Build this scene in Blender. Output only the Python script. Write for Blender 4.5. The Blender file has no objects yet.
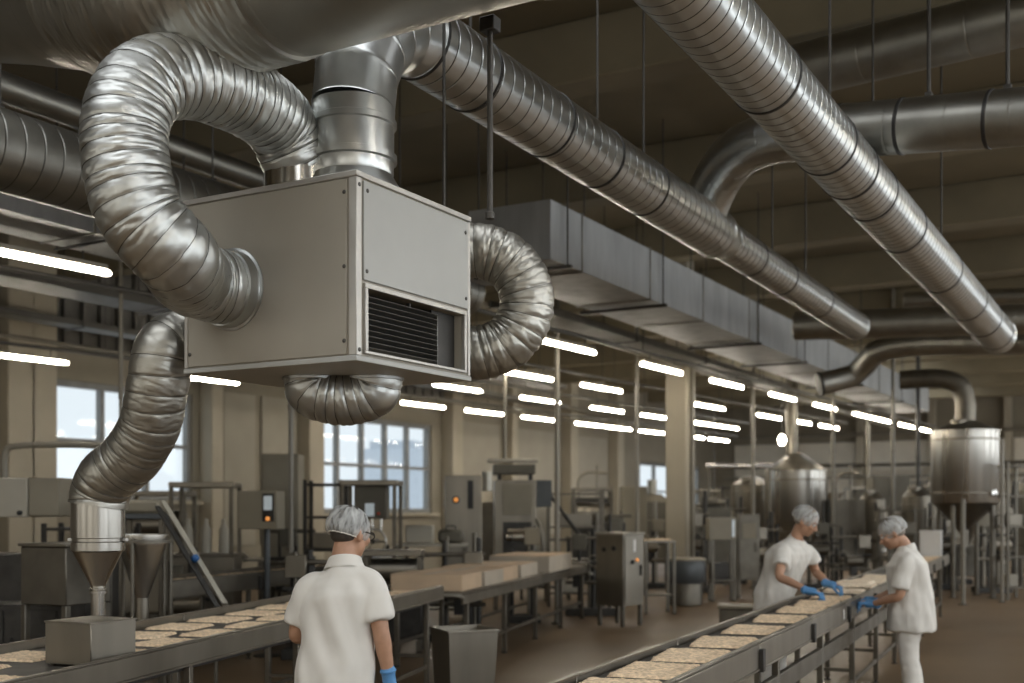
WORLD_STRENGTH, DAY_ENERGY, FRONT_ENERGY, EXPOSURE, LAMP, ROOF_FILL_ENERGY = 1.1, 150, 48, 0.0, 42, 105
import bpy, bmesh, math, random
import numpy as np
from mathutils import Vector, Matrix, noise
random.seed(7)
PI = math.pi
S = bpy.context.scene
C = S.collection

# ------------------------------------------------------------------ camera frame of the place
CAM = Vector((0, 0, 1.7))
FPX = 1150.0
TH = math.radians(29.8)
RT = Vector((math.cos(TH), math.sin(TH), 0))
FW = Vector((-math.sin(TH), math.cos(TH), 0))
UP = Vector((0, 0, 1))
def at(px, py, d):
    return CAM + RT * ((px - 512) / FPX * d) + FW * d + UP * ((510 - py) / FPX * d)
def atz(px, py, z):
    return at(px, py, (z - 1.7) * FPX / (510 - py))
def ground(px, d):
    p = at(px, 510, d); return Vector((p.x, p.y, 0))
def on_x(px, X, z):            # where the sight line of a column of the photo meets the plane x = X
    a = math.atan((px - 512) / FPX) - TH
    return Vector((X, X / math.tan(a), z))

# ------------------------------------------------------------------ materials
MATS = {}
def mat(name, col, rough=.5, metal=0., var=.12, vscale=4., rvar=.08, bump=0., bscale=40., uvbump=None, stretch=None, emit=None, spec=.5, sheen=0):
    m = bpy.data.materials.new(name); m.use_nodes = True
    nt = m.node_tree; N = nt.nodes; L = nt.links
    b = N['Principled BSDF']
    b.inputs['Metallic'].default_value = metal
    b.inputs['Specular IOR Level'].default_value = spec
    tc = N.new('ShaderNodeTexCoord')
    mp = N.new('ShaderNodeMapping'); L.new(tc.outputs['Object'], mp.inputs['Vector'])
    if stretch: mp.inputs['Scale'].default_value = stretch
    n1 = N.new('ShaderNodeTexNoise'); n1.inputs['Scale'].default_value = vscale; n1.inputs['Detail'].default_value = 6
    L.new(mp.outputs[0], n1.inputs['Vector'])
    cr = N.new('ShaderNodeValToRGB')
    cr.color_ramp.elements[0].position = .3; cr.color_ramp.elements[1].position = .7
    cr.color_ramp.elements[0].color = (*[c * (1 - var) for c in col], 1)
    cr.color_ramp.elements[1].color = (*[min(1, c * (1 + var)) for c in col], 1)
    L.new(n1.outputs['Fac'], cr.inputs['Fac']); L.new(cr.outputs['Color'], b.inputs['Base Color'])
    mr = N.new('ShaderNodeMapRange'); mr.inputs['To Min'].default_value = max(.02, rough - rvar * .6); mr.inputs['To Max'].default_value = min(1, rough + rvar * .6)
    mr.inputs['From Min'].default_value = .3; mr.inputs['From Max'].default_value = .7
    n2 = N.new('ShaderNodeTexNoise'); n2.inputs['Scale'].default_value = vscale * .7; n2.inputs['Detail'].default_value = 1
    L.new(mp.outputs[0], n2.inputs['Vector']); L.new(n2.outputs['Fac'], mr.inputs['Value']); L.new(mr.outputs[0], b.inputs['Roughness'])
    if bump:
        bp = N.new('ShaderNodeBump'); bp.inputs['Strength'].default_value = bump; bp.inputs['Distance'].default_value = .004
        n3 = N.new('ShaderNodeTexNoise'); n3.inputs['Scale'].default_value = bscale; n3.inputs['Detail'].default_value = 5
        if uvbump:
            uv = N.new('ShaderNodeUVMap'); m2 = N.new('ShaderNodeMapping'); m2.inputs['Scale'].default_value = uvbump
            L.new(uv.outputs[0], m2.inputs['Vector']); L.new(m2.outputs[0], n3.inputs['Vector'])
        else:
            L.new(mp.outputs[0], n3.inputs['Vector'])
        L.new(n3.outputs['Fac'], bp.inputs['Height']); L.new(bp.outputs[0], b.inputs['Normal'])
    if emit:
        b.inputs['Emission Color'].default_value = (*emit[0], 1); b.inputs['Emission Strength'].default_value = emit[1]
    MATS[name] = m
    return m

M_foil = mat('aluminium_foil_hose', (.53, .535, .51), .40, 1, .08, 6, .06, .22, 1.0, uvbump=(16, 70, 1))
M_foil_warm = mat('aluminium_foil_hose_shaded', (.43, .415, .37), .42, 1, .10, 6, .06, .22, 1.0, uvbump=(16, 70, 1))  # darker foil copy, the ring hose's shade put into its colour
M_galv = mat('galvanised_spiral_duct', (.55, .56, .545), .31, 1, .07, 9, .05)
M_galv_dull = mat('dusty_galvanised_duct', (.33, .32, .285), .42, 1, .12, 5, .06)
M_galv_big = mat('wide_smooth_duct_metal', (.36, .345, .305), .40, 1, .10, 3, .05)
M_rect = mat('galvanised_sheet', (.40, .41, .41), .6, .55, .14, 5, .08, .05, 30, stretch=(1, 1, .25))
M_band = mat('dark_joint_band', (.055, .053, .05), .5, .6)
M_rod = mat('grey_hanger_steel', (.075, .07, .062), .5, .7)
M_chrome = mat('polished_steel', (.62, .60, .56), .18, 1, .05)
M_unit = mat('warm_grey_powder_coat', (.36, .33, .27), .47, 0, .05, 2.5, .06, .05, 90)
M_unit_lit = mat('grey_powder_coat_lit', (.45, .45, .42), .42, 0, .05, 2.5, .06, .05, 90)  # unit paint lightened and cooled in colour to imitate light falling on it
M_unit_trim = mat('bare_aluminium_trim', (.52, .50, .46), .38, .6, .08, 8)
M_black = mat('matt_black_metal', (.018, .018, .017), .55)
M_slat = mat('dark_louvre_metal', (.19, .185, .17), .35, .7)
M_screw = mat('screw_steel', (.10, .095, .085), .4, .9)
M_steel = mat('brushed_stainless', (.25, .226, .185), .40, .92, .10, 5, .07, .08, 40, stretch=(1, 1, .2))
M_steel_dk = mat('dull_stainless', (.16, .145, .118), .42, .85, .15, 5, .08)
M_steel_hi = mat('bright_stainless', (.42, .40, .36), .29, 1, .08, 3, .06, stretch=(3, 3, .1))
M_iron = mat('dark_machine_iron', (.05, .047, .042), .5, .5, .3, 6)
M_beige = mat('beige_machine_paint', (.24, .212, .155), .5, 0, .08, 3)
M_cream = mat('cream_machine_paint', (.40, .37, .30), .5, 0, .06, 3)
M_olive = mat('grey_green_machine_paint', (.11, .10, .076), .5, .2, .12, 4)
M_bluegrey = mat('blue_grey_machine_paint', (.075, .082, .085), .45, .2, .1, 4)
M_belt = mat('grey_conveyor_belt', (.05, .045, .037), .55, 0, .15, 12)
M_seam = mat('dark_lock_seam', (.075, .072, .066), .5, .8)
M_helix = mat('groove_shade_wire', (.10, .095, .085), .45, .8)  # dark colour stands in for shade in the hose grooves
M_bread = mat('baked_oat_slab', (.76, .56, .37), .85, 0, .38, 34, .05, .9, 70)
M_crumb = mat('pale_crumb_slab', (.80, .66, .49), .85, 0, .26, 38, .05, .9, 70)
M_card = mat('tan_carton_board', (.60, .44, .29), .8, 0, .08, 4)
M_card_pale = mat('pale_carton_board', (.50, .43, .335), .8, 0, .08, 4)
M_white = mat('white_plastic', (.72, .70, .66), .45, 0, .03)
M_pipe = mat('pale_painted_pipe', (.22, .20, .16), .4, .1, .06)
M_blue = mat('blue_nitrile', (.10, .27, .52), .45, 0, .12, 12, .06, .25, 60)
M_bluebox = mat('blue_plastic', (.02, .10, .28), .4, 0, .1)
M_skin = mat('skin', (.46, .26, .165), .5, 0, .08, 25, .05, .08, 120)
M_hair = mat('dark_hair', (.05, .04, .032), .6, 0, .3, 60, stretch=(1, 1, .15))
M_hairgrey = mat('greying_hair', (.22, .19, .16), .6, 0, .3, 60, stretch=(1, 1, .15))
M_cloth = mat('white_work_cotton', (.72, .69, .63), .85, 0, .03, 5, .05, .3, 14)
M_shoe = mat('white_rubber_shoe', (.6, .58, .54), .5)
M_redbtn = mat('red_button', (.5, .06, .03), .4)
M_orange = mat('orange_indicator', (.8, .28, .06), .4, emit=((1, .4, .1), .6))
M_screen = mat('pale_display', (.55, .6, .62), .3, emit=((.75, .85, .9), .18))
M_wall = mat('plaster_wall', (.275, .245, .19), .85, 0, .07, 1.3, .05, .08, 30)
M_panelw = mat('wall_cladding_panel', (.34, .31, .25), .8, 0, .05, 1.5)
M_ceil = mat('concrete_ceiling', (.19, .158, .098), .9, 0, .16, .7, .05, .1, 20)
M_beam = mat('concrete_beam', (.22, .186, .12), .9, 0, .14, 1.0, .05, .1, 20)
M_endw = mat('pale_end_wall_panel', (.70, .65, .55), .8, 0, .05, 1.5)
M_col = mat('painted_column', (.42, .375, .29), .7, 0, .06, 1.5, .05, .06, 30)
M_frame = mat('window_frame_paint', (.25, .25, .24), .5)
M_floor = mat('sealed_brown_floor', (.155, .102, .055), .36, 0, .2, .6, .06, spec=.4)
M_tray = mat('cable_tray_steel', (.16, .152, .135), .5, .5, .1)
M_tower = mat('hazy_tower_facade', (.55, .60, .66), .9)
M_lamp = mat('tube_light_diffuser', (.9, .9, .88), .4, emit=((1, .91, .76), LAMP))
def net_material():
    m = bpy.data.materials.new('hair_net_mesh'); m.use_nodes = True
    nt = m.node_tree; N = nt.nodes; L = nt.links
    b = N['Principled BSDF']; b.inputs['Base Color'].default_value = (.74, .75, .73, 1); b.inputs['Roughness'].default_value = .8
    tr = N.new('ShaderNodeBsdfTransparent'); mx = N.new('ShaderNodeMixShader'); out = N['Material Output']
    uv = N.new('ShaderNodeUVMap'); mp = N.new('ShaderNodeMapping'); mp.inputs['Scale'].default_value = (26, 3.0, 1)
    ns = N.new('ShaderNodeTexNoise'); ns.inputs['Scale'].default_value = 1; ns.inputs['Detail'].default_value = 3
    mr = N.new('ShaderNodeMapRange'); mr.inputs['From Min'].default_value = .35; mr.inputs['From Max'].default_value = .65
    mr.inputs['To Min'].default_value = .22; mr.inputs['To Max'].default_value = .66
    L.new(uv.outputs[0], mp.inputs['Vector']); L.new(mp.outputs[0], ns.inputs['Vector']); L.new(ns.outputs['Fac'], mr.inputs['Value'])
    L.new(mr.outputs[0], mx.inputs['Fac']); L.new(tr.outputs[0], mx.inputs[1]); L.new(b.outputs[0], mx.inputs[2]); L.new(mx.outputs[0], out.inputs['Surface'])
    return m
M_net = net_material()
def glass_material():
    m = bpy.data.materials.new('window_glass'); m.use_nodes = True
    nt = m.node_tree; N = nt.nodes; L = nt.links
    tr = N.new('ShaderNodeBsdfTransparent'); tr.inputs['Color'].default_value = (.93, .95, .95, 1)
    gl = N.new('ShaderNodeBsdfGlossy'); gl.inputs['Roughness'].default_value = .05
    mx = N.new('ShaderNodeMixShader'); mx.inputs['Fac'].default_value = .02
    L.new(tr.outputs[0], mx.inputs[1]); L.new(gl.outputs[0], mx.inputs[2]); L.new(mx.outputs[0], N['Material Output'].inputs['Surface'])
    return m
M_glass = glass_material()

# ------------------------------------------------------------------ mesh collection helper
def frame_z(d):
    d = Vector(d).normalized()
    a = Vector((0, 0, 1)) if abs(d.z) < .95 else Vector((1, 0, 0))
    u = a.cross(d).normalized(); v = d.cross(u)
    return u, v, d
def smooth_path(pts, n=24):
    P = [Vector(p) for p in pts]
    if len(P) == 2: return P
    P = [P[0] * 2 - P[1]] + P + [P[-1] * 2 - P[-2]]
    out = []
    for i in range(1, len(P) - 2):
        p0, p1, p2, p3 = P[i - 1:i + 3]
        t0 = 0; t1 = t0 + max(1e-4, (p1 - p0).length) ** .5; t2 = t1 + max(1e-4, (p2 - p1).length) ** .5; t3 = t2 + max(1e-4, (p3 - p2).length) ** .5
        for k in range(n):
            t = t1 + (t2 - t1) * k / n
            A1 = p0 * ((t1 - t) / (t1 - t0)) + p1 * ((t - t0) / (t1 - t0)); A2 = p1 * ((t2 - t) / (t2 - t1)) + p2 * ((t - t1) / (t2 - t1)); A3 = p2 * ((t3 - t) / (t3 - t2)) + p3 * ((t - t2) / (t3 - t2))
            B1 = A1 * ((t2 - t) / (t2 - t0)) + A2 * ((t - t0) / (t2 - t0)); B2 = A2 * ((t3 - t) / (t3 - t1)) + A3 * ((t - t1) / (t3 - t1))
            out.append(B1 * ((t2 - t) / (t2 - t1)) + B2 * ((t - t1) / (t2 - t1)))
    out.append(P[-2]); return out
class Path:
    def __init__(self, pts):
        self.p = [Vector(p) for p in pts]; self.s = [0]
        for a, b in zip(self.p, self.p[1:]): self.s.append(self.s[-1] + (b - a).length)
        self.L = self.s[-1]
    def __call__(self, s):
        s = min(max(s, 0), self.L); i = min(int(np.searchsorted(self.s, s, 'right')) - 1, len(self.p) - 2)
        k = (s - self.s[i]) / max(1e-9, self.s[i + 1] - self.s[i]); return self.p[i].lerp(self.p[i + 1], k)
    def tan(self, s, e=.01):
        return (self(s + e) - self(s - e)).normalized()

class MB:
    def __init__(s): s.v = []; s.f = []; s.uv = {}
    def box(s, c, d, b=.004, rot=None, M=None):
        hx, hy, hz = d[0] / 2, d[1] / 2, d[2] / 2; b = min(b, hx * .45, hy * .45, hz * .45)
        base = len(s.v); idx = {}
        for sx in (-1, 1):
            for sy in (-1, 1):
                for sz in (-1, 1):
                    for ax, p in ((0, (sx * hx, sy * (hy - b), sz * (hz - b))), (1, (sx * (hx - b), sy * hy, sz * (hz - b))), (2, (sx * (hx - b), sy * (hy - b), sz * hz))):
                        idx[(sx, sy, sz, ax)] = len(s.v); v = Vector(p)
                        if rot: v = rot @ v
                        s.v.append(Vector(c) + v)
        g = lambda *k: idx[k]
        for sg in (-1, 1):
            q = [g(sg, -1, -1, 0), g(sg, 1, -1, 0), g(sg, 1, 1, 0), g(sg, -1, 1, 0)]; s.f.append(q if sg > 0 else q[::-1])
            q = [g(-1, sg, -1, 1), g(-1, sg, 1, 1), g(1, sg, 1, 1), g(1, sg, -1, 1)]; s.f.append(q if sg > 0 else q[::-1])
            q = [g(-1, -1, sg, 2), g(1, -1, sg, 2), g(1, 1, sg, 2), g(-1, 1, sg, 2)]; s.f.append(q if sg > 0 else q[::-1])
        for a in (-1, 1):
            for c2 in (-1, 1):
                for q, o in (([g(a, c2, -1, 0), g(a, c2, -1, 1), g(a, c2, 1, 1), g(a, c2, 1, 0)], a * c2 < 0), ([g(a, -1, c2, 0), g(a, -1, c2, 2), g(a, 1, c2, 2), g(a, 1, c2, 0)], a * c2 > 0), ([g(-1, a, c2, 1), g(-1, a, c2, 2), g(1, a, c2, 2), g(1, a, c2, 1)], a * c2 < 0)):
                    s.f.append(q if not o else q[::-1])
                for e in (-1, 1):
                    q = [g(a, c2, e, 0), g(a, c2, e, 1), g(a, c2, e, 2)]; s.f.append(q if a * c2 * e > 0 else q[::-1])
        if M is not None:
            for i in range(base, len(s.v)): s.v[i] = M @ s.v[i]
        return s
    def b2(s, lo, hi, b=.004):
        return s.box([(a + c) / 2 for a, c in zip(lo, hi)], [abs(c - a) for a, c in zip(lo, hi)], b)
    def rings(s, rings, closed=True, caps=(True, True), uv=None):
        n = len(rings[0]); base = len(s.v)
        for r in rings: s.v.extend(Vector(p) for p in r)
        for i in range(len(rings) - 1):
            for j in range(n if closed else n - 1):
                k = (j + 1) % n; a = base + i * n
                if uv:
                    (u0, v0, v1) = (j / n * uv[1], uv[0][i], uv[0][i + 1]); u1 = (j + 1) / n * uv[1]
                    s.uv[len(s.f)] = ((u0, v0), (u1, v0), (u1, v1), (u0, v1))
                s.f.append([a + j, a + k, a + n + k, a + n + j])
        if caps[0]: s.f.append(list(range(base, base + n))[::-1])
        if caps[1]: s.f.append(list(range(base + (len(rings) - 1) * n, base + len(rings) * n)))
        return s
    def cyl(s, p0, p1, r0, r1=None, n=16, caps=(True, True)):
        r1 = r0 if r1 is None else r1; p0 = Vector(p0); p1 = Vector(p1); u, v, d = frame_z(p1 - p0)
        mk = lambda p, r: [p + u * math.cos(2 * PI * j / n) * r + v * math.sin(2 * PI * j / n) * r for j in range(n)]
        return s.rings([mk(p0, r0), mk(p1, r1)], caps=caps)
    def lathe(s, c, prof, n=32, axis=(0, 0, 1), caps=(True, True)):
        u, v, d = frame_z(axis); c = Vector(c)
        return s.rings([[c + d * h + (u * math.cos(2 * PI * j / n) + v * math.sin(2 * PI * j / n)) * max(r, 1e-4) for j in range(n)] for r, h in prof], caps=caps)
    def tube(s, pts, r, n=12, step=None, fac=None, caps=(True, True), smooth=True, ss=None):
        P = Path(smooth_path(pts) if smooth else pts)
        if ss is None:
            step = step or max(r * .5, .02); m = max(2, int(P.L / step) + 1); ss = [P.L * i / (m - 1) for i in range(m)]
        u = None; R = []
        for q in ss:
            t = P.tan(q)
            if u is None: u, v, _ = frame_z(t)
            else:
                u = (u - t * u.dot(t)).normalized()
            v = t.cross(u); c = P(q); ring = []
            for j in range(n):
                th = 2 * PI * j / n; k = r * (fac(q, th) if fac else 1)
                ring.append(c + u * (math.cos(th) * k) + v * (math.sin(th) * k))
            R.append(ring)
        return s.rings(R, caps=caps, uv=(ss, 2 * PI * r))
    def ell(s, c, rad, B=None, n=20, m=14, top=0., bot=PI):
        c = Vector(c); R = []
        for i in range(m + 1):
            a = top + (bot - top) * i / m; a = max(a, .02) if i == 0 and top == 0 else min(a, PI - .02)
            ring = []
            for j in range(n):
                b = 2 * PI * j / n
                p = Vector((rad[0] * math.sin(a) * math.cos(b), rad[1] * math.sin(a) * math.sin(b), rad[2] * math.cos(a)))
                ring.append(c + (B @ p if B else p))
            R.append(ring[::-1])
        return s.rings(R, uv=([i / m for i in range(m + 1)], 1.0))
    def mesh(s, name):
        me = bpy.data.meshes.new(name); me.from_pydata([tuple(v) for v in s.v], [], s.f)
        if s.uv:
            lay = me.uv_layers.new(name='UVMap'); data = np.zeros((len(me.loops), 2), np.float32)
            for i, uvs in s.uv.items():
                st = me.polygons[i].loop_start
                data[st:st + len(uvs)] = uvs
            lay.data.foreach_set('uv', data.ravel())
        return me
    def build(s, name, m, parent=None, world=False, smooth=38, wn=False):
        if world and parent is not None:
            M = Matrix.Rotation(-parent.rotation_euler.z, 4, 'Z') @ Matrix.Translation(-parent.location); s.v = [M @ Vector(v) for v in s.v]
        me = s.mesh(name); me.materials.append(m); finish(me, smooth)
        o = bpy.data.objects.new(name, me); C.objects.link(o)
        if parent is not None: o.parent = parent
        return o
def finish(me, smooth):
    bm = bmesh.new(); bm.from_mesh(me); bmesh.ops.recalc_face_normals(bm, faces=bm.faces[:]); bm.to_mesh(me); bm.free()
    me.update()
    if smooth:
        me.polygons.foreach_set('use_smooth', [True] * len(me.polygons)); me.set_sharp_from_angle(angle=math.radians(smooth))

def tag(o, label=None, cat=None, group=None, kind=None):
    if label: o['label'] = label
    if cat: o['category'] = cat
    if group: o['group'] = group
    if kind: o['kind'] = kind
    return o
def thing(name, label, cat, loc=(0, 0, 0), rz=0., group=None):
    o = bpy.data.objects.new(name, None); C.objects.link(o); o.empty_display_size = .1
    o.location = loc; o.rotation_euler = (0, 0, rz)
    return tag(o, label, cat, group)
def dup(root, loc, rz=None, label=None, group=None):
    r = root.copy(); C.objects.link(r); r.location = loc
    if rz is not None: r.rotation_euler = (0, 0, rz)
    tag(r, label, None, group)
    for ch in list(root.children):
        c = ch.copy(); C.objects.link(c); c.parent = r
        for g in list(ch.children):
            d = g.copy(); C.objects.link(d); d.parent = c
    return r
def struct(name, mb, m, smooth=38):
    return tag(mb.build(name, m, smooth=smooth), kind='structure')
def nth(i):
    return ['first', 'second', 'third', 'fourth', 'fifth', 'sixth', 'seventh', 'eighth', 'ninth', 'tenth', 'eleventh', 'twelfth', 'thirteenth', 'fourteenth', 'fifteenth', 'sixteenth', 'seventeenth', 'eighteenth'][i]
# ------------------------------------------------------------------ the hall
WX, EX, Y0, Y1, CZ = -18.0, 9.0, -7.0, 50.0, 6.6
struct('floor', MB().b2((WX - .3, Y0 - .3, -.2), (EX + .3, Y1 + .3, 0)), M_floor, 0)
BEAMS = [-5.5 + 4 * i for i in range(14)]
ROOF_FILL = [(1.6, 5.0, b + .7, b + 3.3) for b in BEAMS[:-1]] + [(-6.5, -1.5, b + .7, b + 3.3) for b in BEAMS[:3]] + [(-13.0, -6.5, b + .7, b + 3.3) for b in BEAMS[-5:-1]]  # roof openings added out of view to bring in top light
mb = MB(); xs = [WX - .3, -13.0, -6.5, -1.5, 1.6, 5.0, EX + .3]
for k, (x0, x1) in enumerate(zip(xs, xs[1:])):
    hs = [h for h in ROOF_FILL if abs(h[0] - x0) < .01]; ys = [Y0 - .3] + [q for h in hs for q in h[2:]] + [Y1 + .3]
    for a, b in zip(ys[::2], ys[1::2]): mb.b2((x0, a, CZ), (x1, b, CZ + .25), .0005)
struct('ceiling', mb, M_ceil, 0)
for i, y in enumerate(BEAMS):
    struct('ceiling_beam', MB().b2((WX, y - .22, 5.98), (EX, y + .22, CZ), .02), M_beam)
def ceil_z(y):
    return 5.98 if any(abs(y - b) < .26 for b in BEAMS) else CZ
def wall_with_holes(name, X0, X1, holes):
    mb = MB(); ys = [Y0] + [q for h in holes for q in h[:2]] + [Y1]
    for a, b in zip(ys[::2], ys[1::2]): mb.b2((X0, a, 0), (X1, b, CZ), .0005)
    for a, b, z0, z1 in holes:
        mb.b2((X0, a, 0), (X1, b, z0), .0005); mb.b2((X0, a, z1), (X1, b, CZ), .0005)
    return struct(name, mb, M_wall, 0)
wpx = lambda px: on_x(px, WX, 0).y
LWIN = [(wpx(54), wpx(193), 1.9, 4.15), (wpx(313), wpx(432), 1.62, 4.08), (wpx(640), wpx(700), 1.3, 3.6)]
LWIN.sort()
wall_with_holes('wall_left', WX - .3, WX, LWIN)
RWIN = [(-4.5, -1, 1.6, 5.2), (.5, 4, 1.6, 5.2), (5.5, 9, 1.6, 5.2), (10.5, 14, 1.6, 5.2), (15.5, 19, 1.6, 5.2), (21, 25, 1.6, 5.2), (27, 31, 1.6, 5.2), (34, 38, 1.6, 5.2), (41, 46, 1.6, 5.2)]
wall_with_holes('wall_right', EX, EX + .3, RWIN)
struct('wall_back', MB().b2((WX, Y1, 0), (EX, Y1 + .3, CZ)), M_wall, 0)
FWIN = [(-15.5, -11.5, 1.2, 4.6), (-9.5, -5.5, 1.2, 4.6), (-3.5, .5, 1.2, 4.6), (2.5, 6.5, 1.2, 4.6)]
mb = MB(); xs = [WX] + [q for h in FWIN for q in h[:2]] + [EX]
for a, b in zip(xs[::2], xs[1::2]): mb.b2((a, Y0 - .3, 0), (b, Y0, CZ), .0005)
for a, b, z0, z1 in FWIN: mb.b2((a, Y0 - .3, 0), (b, Y0, z0), .0005); mb.b2((a, Y0 - .3, z1), (b, Y0, CZ), .0005)
struct('wall_front', mb, M_wall, 0)
def window(n, X, y0, y1, z0, z1, ncol, nrow):
    w = thing('window_%d' % n, None, None, (X, (y0 + y1) / 2, z0)); w['kind'] = 'structure'
    m = MB(); t = .09
    for z in (z0 + .06, z1 - .06): m.b2((X - t, y0, z - .06), (X + t, y1, z + .06))
    for i in range(ncol + 1):
        y = y0 + .05 + (y1 - y0 - .1) * i / ncol; m.b2((X - t * .8, y - .05, z0), (X + t * .8, y + .05, z1))
    for k in range(1, nrow):
        z = z0 + (z1 - z0) * k / nrow; m.b2((X - t * .7, y0, z - .04), (X + t * .7, y1, z + .04))
    m.build('window_frame', M_frame, w, True)
    MB().b2((X - .006, y0 + .02, z0 + .02), (X + .006, y1 - .02, z1 - .02), .0005).build('window_pane', M_glass, w, True, 0)
    MB().b2((X - .02, y0 - .1, z0 - .08), (X + (.35 if X < 0 else -.35), y1 + .1, z0 - .005)).build('window_sill', M_col, w, True)
n = 1
for (a, b, z0, z1), nc in zip(LWIN, (3, 5, 4)):
    window(n, WX - .14, a, b, z0, z1, nc, 2); n += 1
for a, b, z0, z1 in RWIN:
    window(n, EX + .14, a, b, z0, z1, 4, 3); n += 1
for a, b, z0, z1 in FWIN:          # glazed front wall behind the camera
    w = thing('window_%d' % n, None, None, ((a + b) / 2, Y0, z0)); w['kind'] = 'structure'; n += 1; m = MB()
    for i in range(5): x = a + .04 + (b - a - .08) * i / 4; m.b2((x - .04, Y0 - .2, z0), (x + .04, Y0 - .1, z1))
    for k in range(4): z = z0 + .04 + (z1 - z0 - .08) * k / 3; m.b2((a, Y0 - .19, z - .04), (b, Y0 - .11, z + .04))
    m.build('window_frame', M_frame, w, True); MB().b2((a, Y0 - .156, z0), (b, Y0 - .144, z1), .0005).build('window_pane', M_glass, w, True, 0)
for x0, x1, a, b in ROOF_FILL:            # unseen rooflights, added for top light on the belts and end wall
    w = thing('window_%d' % n, None, None, ((x0 + x1) / 2, (a + b) / 2, CZ)); w['kind'] = 'structure'; n += 1; m = MB()
    for i in range(4): x = x0 + .03 + (x1 - x0 - .06) * i / 3; m.b2((x - .03, a, CZ + .10), (x + .03, b, CZ + .18))
    for y in (a + .03, b - .03): m.b2((x0, y - .03, CZ + .10), (x1, y + .03, CZ + .18))
    m.build('window_frame', M_frame, w, True); MB().b2((x0, a, CZ + .135), (x1, b, CZ + .147), .0005).build('window_pane', M_glass, w, True, 0)
# pilasters, cladding panels and rails of the window wall
tn = 1
for px in (8, 31, 205, 305, 447, 505, 565, 612, 722):
    y = wpx(px); w_ = .55 if px not in (205, 505) else .35
    struct('trim_%d' % tn, MB().b2((WX, y - w_ / 2, 0), (WX + .38, y + w_ / 2, CZ), .02), M_col); tn += 1
for a, b in ((222, 254), (260, 295), (452, 498), (512, 558), (572, 606)):
    struct('trim_%d' % tn, MB().b2((WX, wpx(a), .9), (WX + .06, wpx(b), 4.3), .015), M_panelw); tn += 1
for i in range(9):
    x = WX + 2.2 + i * 2.9
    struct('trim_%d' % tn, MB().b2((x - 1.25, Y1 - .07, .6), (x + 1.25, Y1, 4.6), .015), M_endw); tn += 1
    struct('trim_%d' % tn, MB().b2((x + 1.3, Y1 - .35, 0), (x + 1.6, Y1, CZ), .02), M_col); tn += 1
# dark ribbed sheeting in the high part of the window wall
for k, (px0, px1) in enumerate(((-60, 30), (36, 200), (208, 300), (310, 440))):
    a, b = wpx(px0), wpx(px1); m = MB(); m.b2((WX, a, 4.75), (WX + .05, b, 6.5), .005)
    for q in np.arange(a + .1, b - .05, .42): m.b2((WX + .05, q, 4.75), (WX + .13, q + .17, 6.5), .01)
    struct('trim_%d' % tn, m, M_tray); tn += 1
# free-standing columns
def column(px, d, w_=.6):
    p = ground(px, d); m = MB(); h = w_ / 2
    m.b2((p.x - h, p.y - h, 0), (p.x + h, p.y + h, CZ - .001), .03)
    o = struct('column', m, M_col)
    MB().b2((p.x + h, p.y - .06, 0), (p.x + h + .07, p.y + .06, 5.6), .01).build('cable_duct', M_pipe, o, False)
    return p
COL = column(680, 22.5, .44)

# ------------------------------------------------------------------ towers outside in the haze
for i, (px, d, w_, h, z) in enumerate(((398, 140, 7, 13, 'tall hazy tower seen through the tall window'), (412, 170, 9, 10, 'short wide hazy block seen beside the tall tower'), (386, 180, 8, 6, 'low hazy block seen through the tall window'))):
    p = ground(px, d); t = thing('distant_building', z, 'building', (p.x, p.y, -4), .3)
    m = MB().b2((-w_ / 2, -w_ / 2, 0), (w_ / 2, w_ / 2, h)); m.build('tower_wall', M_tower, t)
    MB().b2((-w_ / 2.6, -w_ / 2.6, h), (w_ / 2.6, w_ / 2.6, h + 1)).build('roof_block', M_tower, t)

# ------------------------------------------------------------------ light
wd = bpy.data.worlds.new('overcast_sky'); S.world = wd; wd.use_nodes = True
bg = wd.node_tree.nodes['Background']; bg.inputs['Color'].default_value = (.88, .94, 1.0, 1); bg.inputs['Strength'].default_value = WORLD_STRENGTH
for i, (a, b, z0, z1) in enumerate(RWIN):
    l = bpy.data.lights.new('window_daylight', 'AREA'); l.shape = 'RECTANGLE'; l.size = z1 - z0 - .2; l.size_y = b - a - .2
    l.energy = DAY_ENERGY * (b - a) / 3.5; l.color = (.90, .95, 1.0)
    o = bpy.data.objects.new('window_daylight', l); C.objects.link(o); o.location = (EX - .02, (a + b) / 2, (z0 + z1) / 2); o.rotation_euler = (0, PI / 2, 0)
for i, (a, b, z0, z1) in enumerate(FWIN):
    l = bpy.data.lights.new('window_daylight', 'AREA'); l.shape = 'RECTANGLE'; l.size = b - a - .2; l.size_y = z1 - z0 - .2
    l.energy = FRONT_ENERGY; l.color = (1.0, .87, .68)
    o = bpy.data.objects.new('window_daylight', l); C.objects.link(o); o.location = ((a + b) / 2, Y0 + .02, (z0 + z1) / 2); o.rotation_euler = (PI / 2, 0, 0)
for i, (a, b, z0, z1) in enumerate(LWIN):
    l = bpy.data.lights.new('window_daylight', 'AREA'); l.shape = 'RECTANGLE'; l.size = z1 - z0 - .2; l.size_y = b - a - .2
    l.cycles.is_portal = True
    o = bpy.data.objects.new('window_daylight', l); C.objects.link(o); o.location = (WX - .35, (a + b) / 2, (z0 + z1) / 2); o.rotation_euler = (0, -PI / 2, 0)
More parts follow.
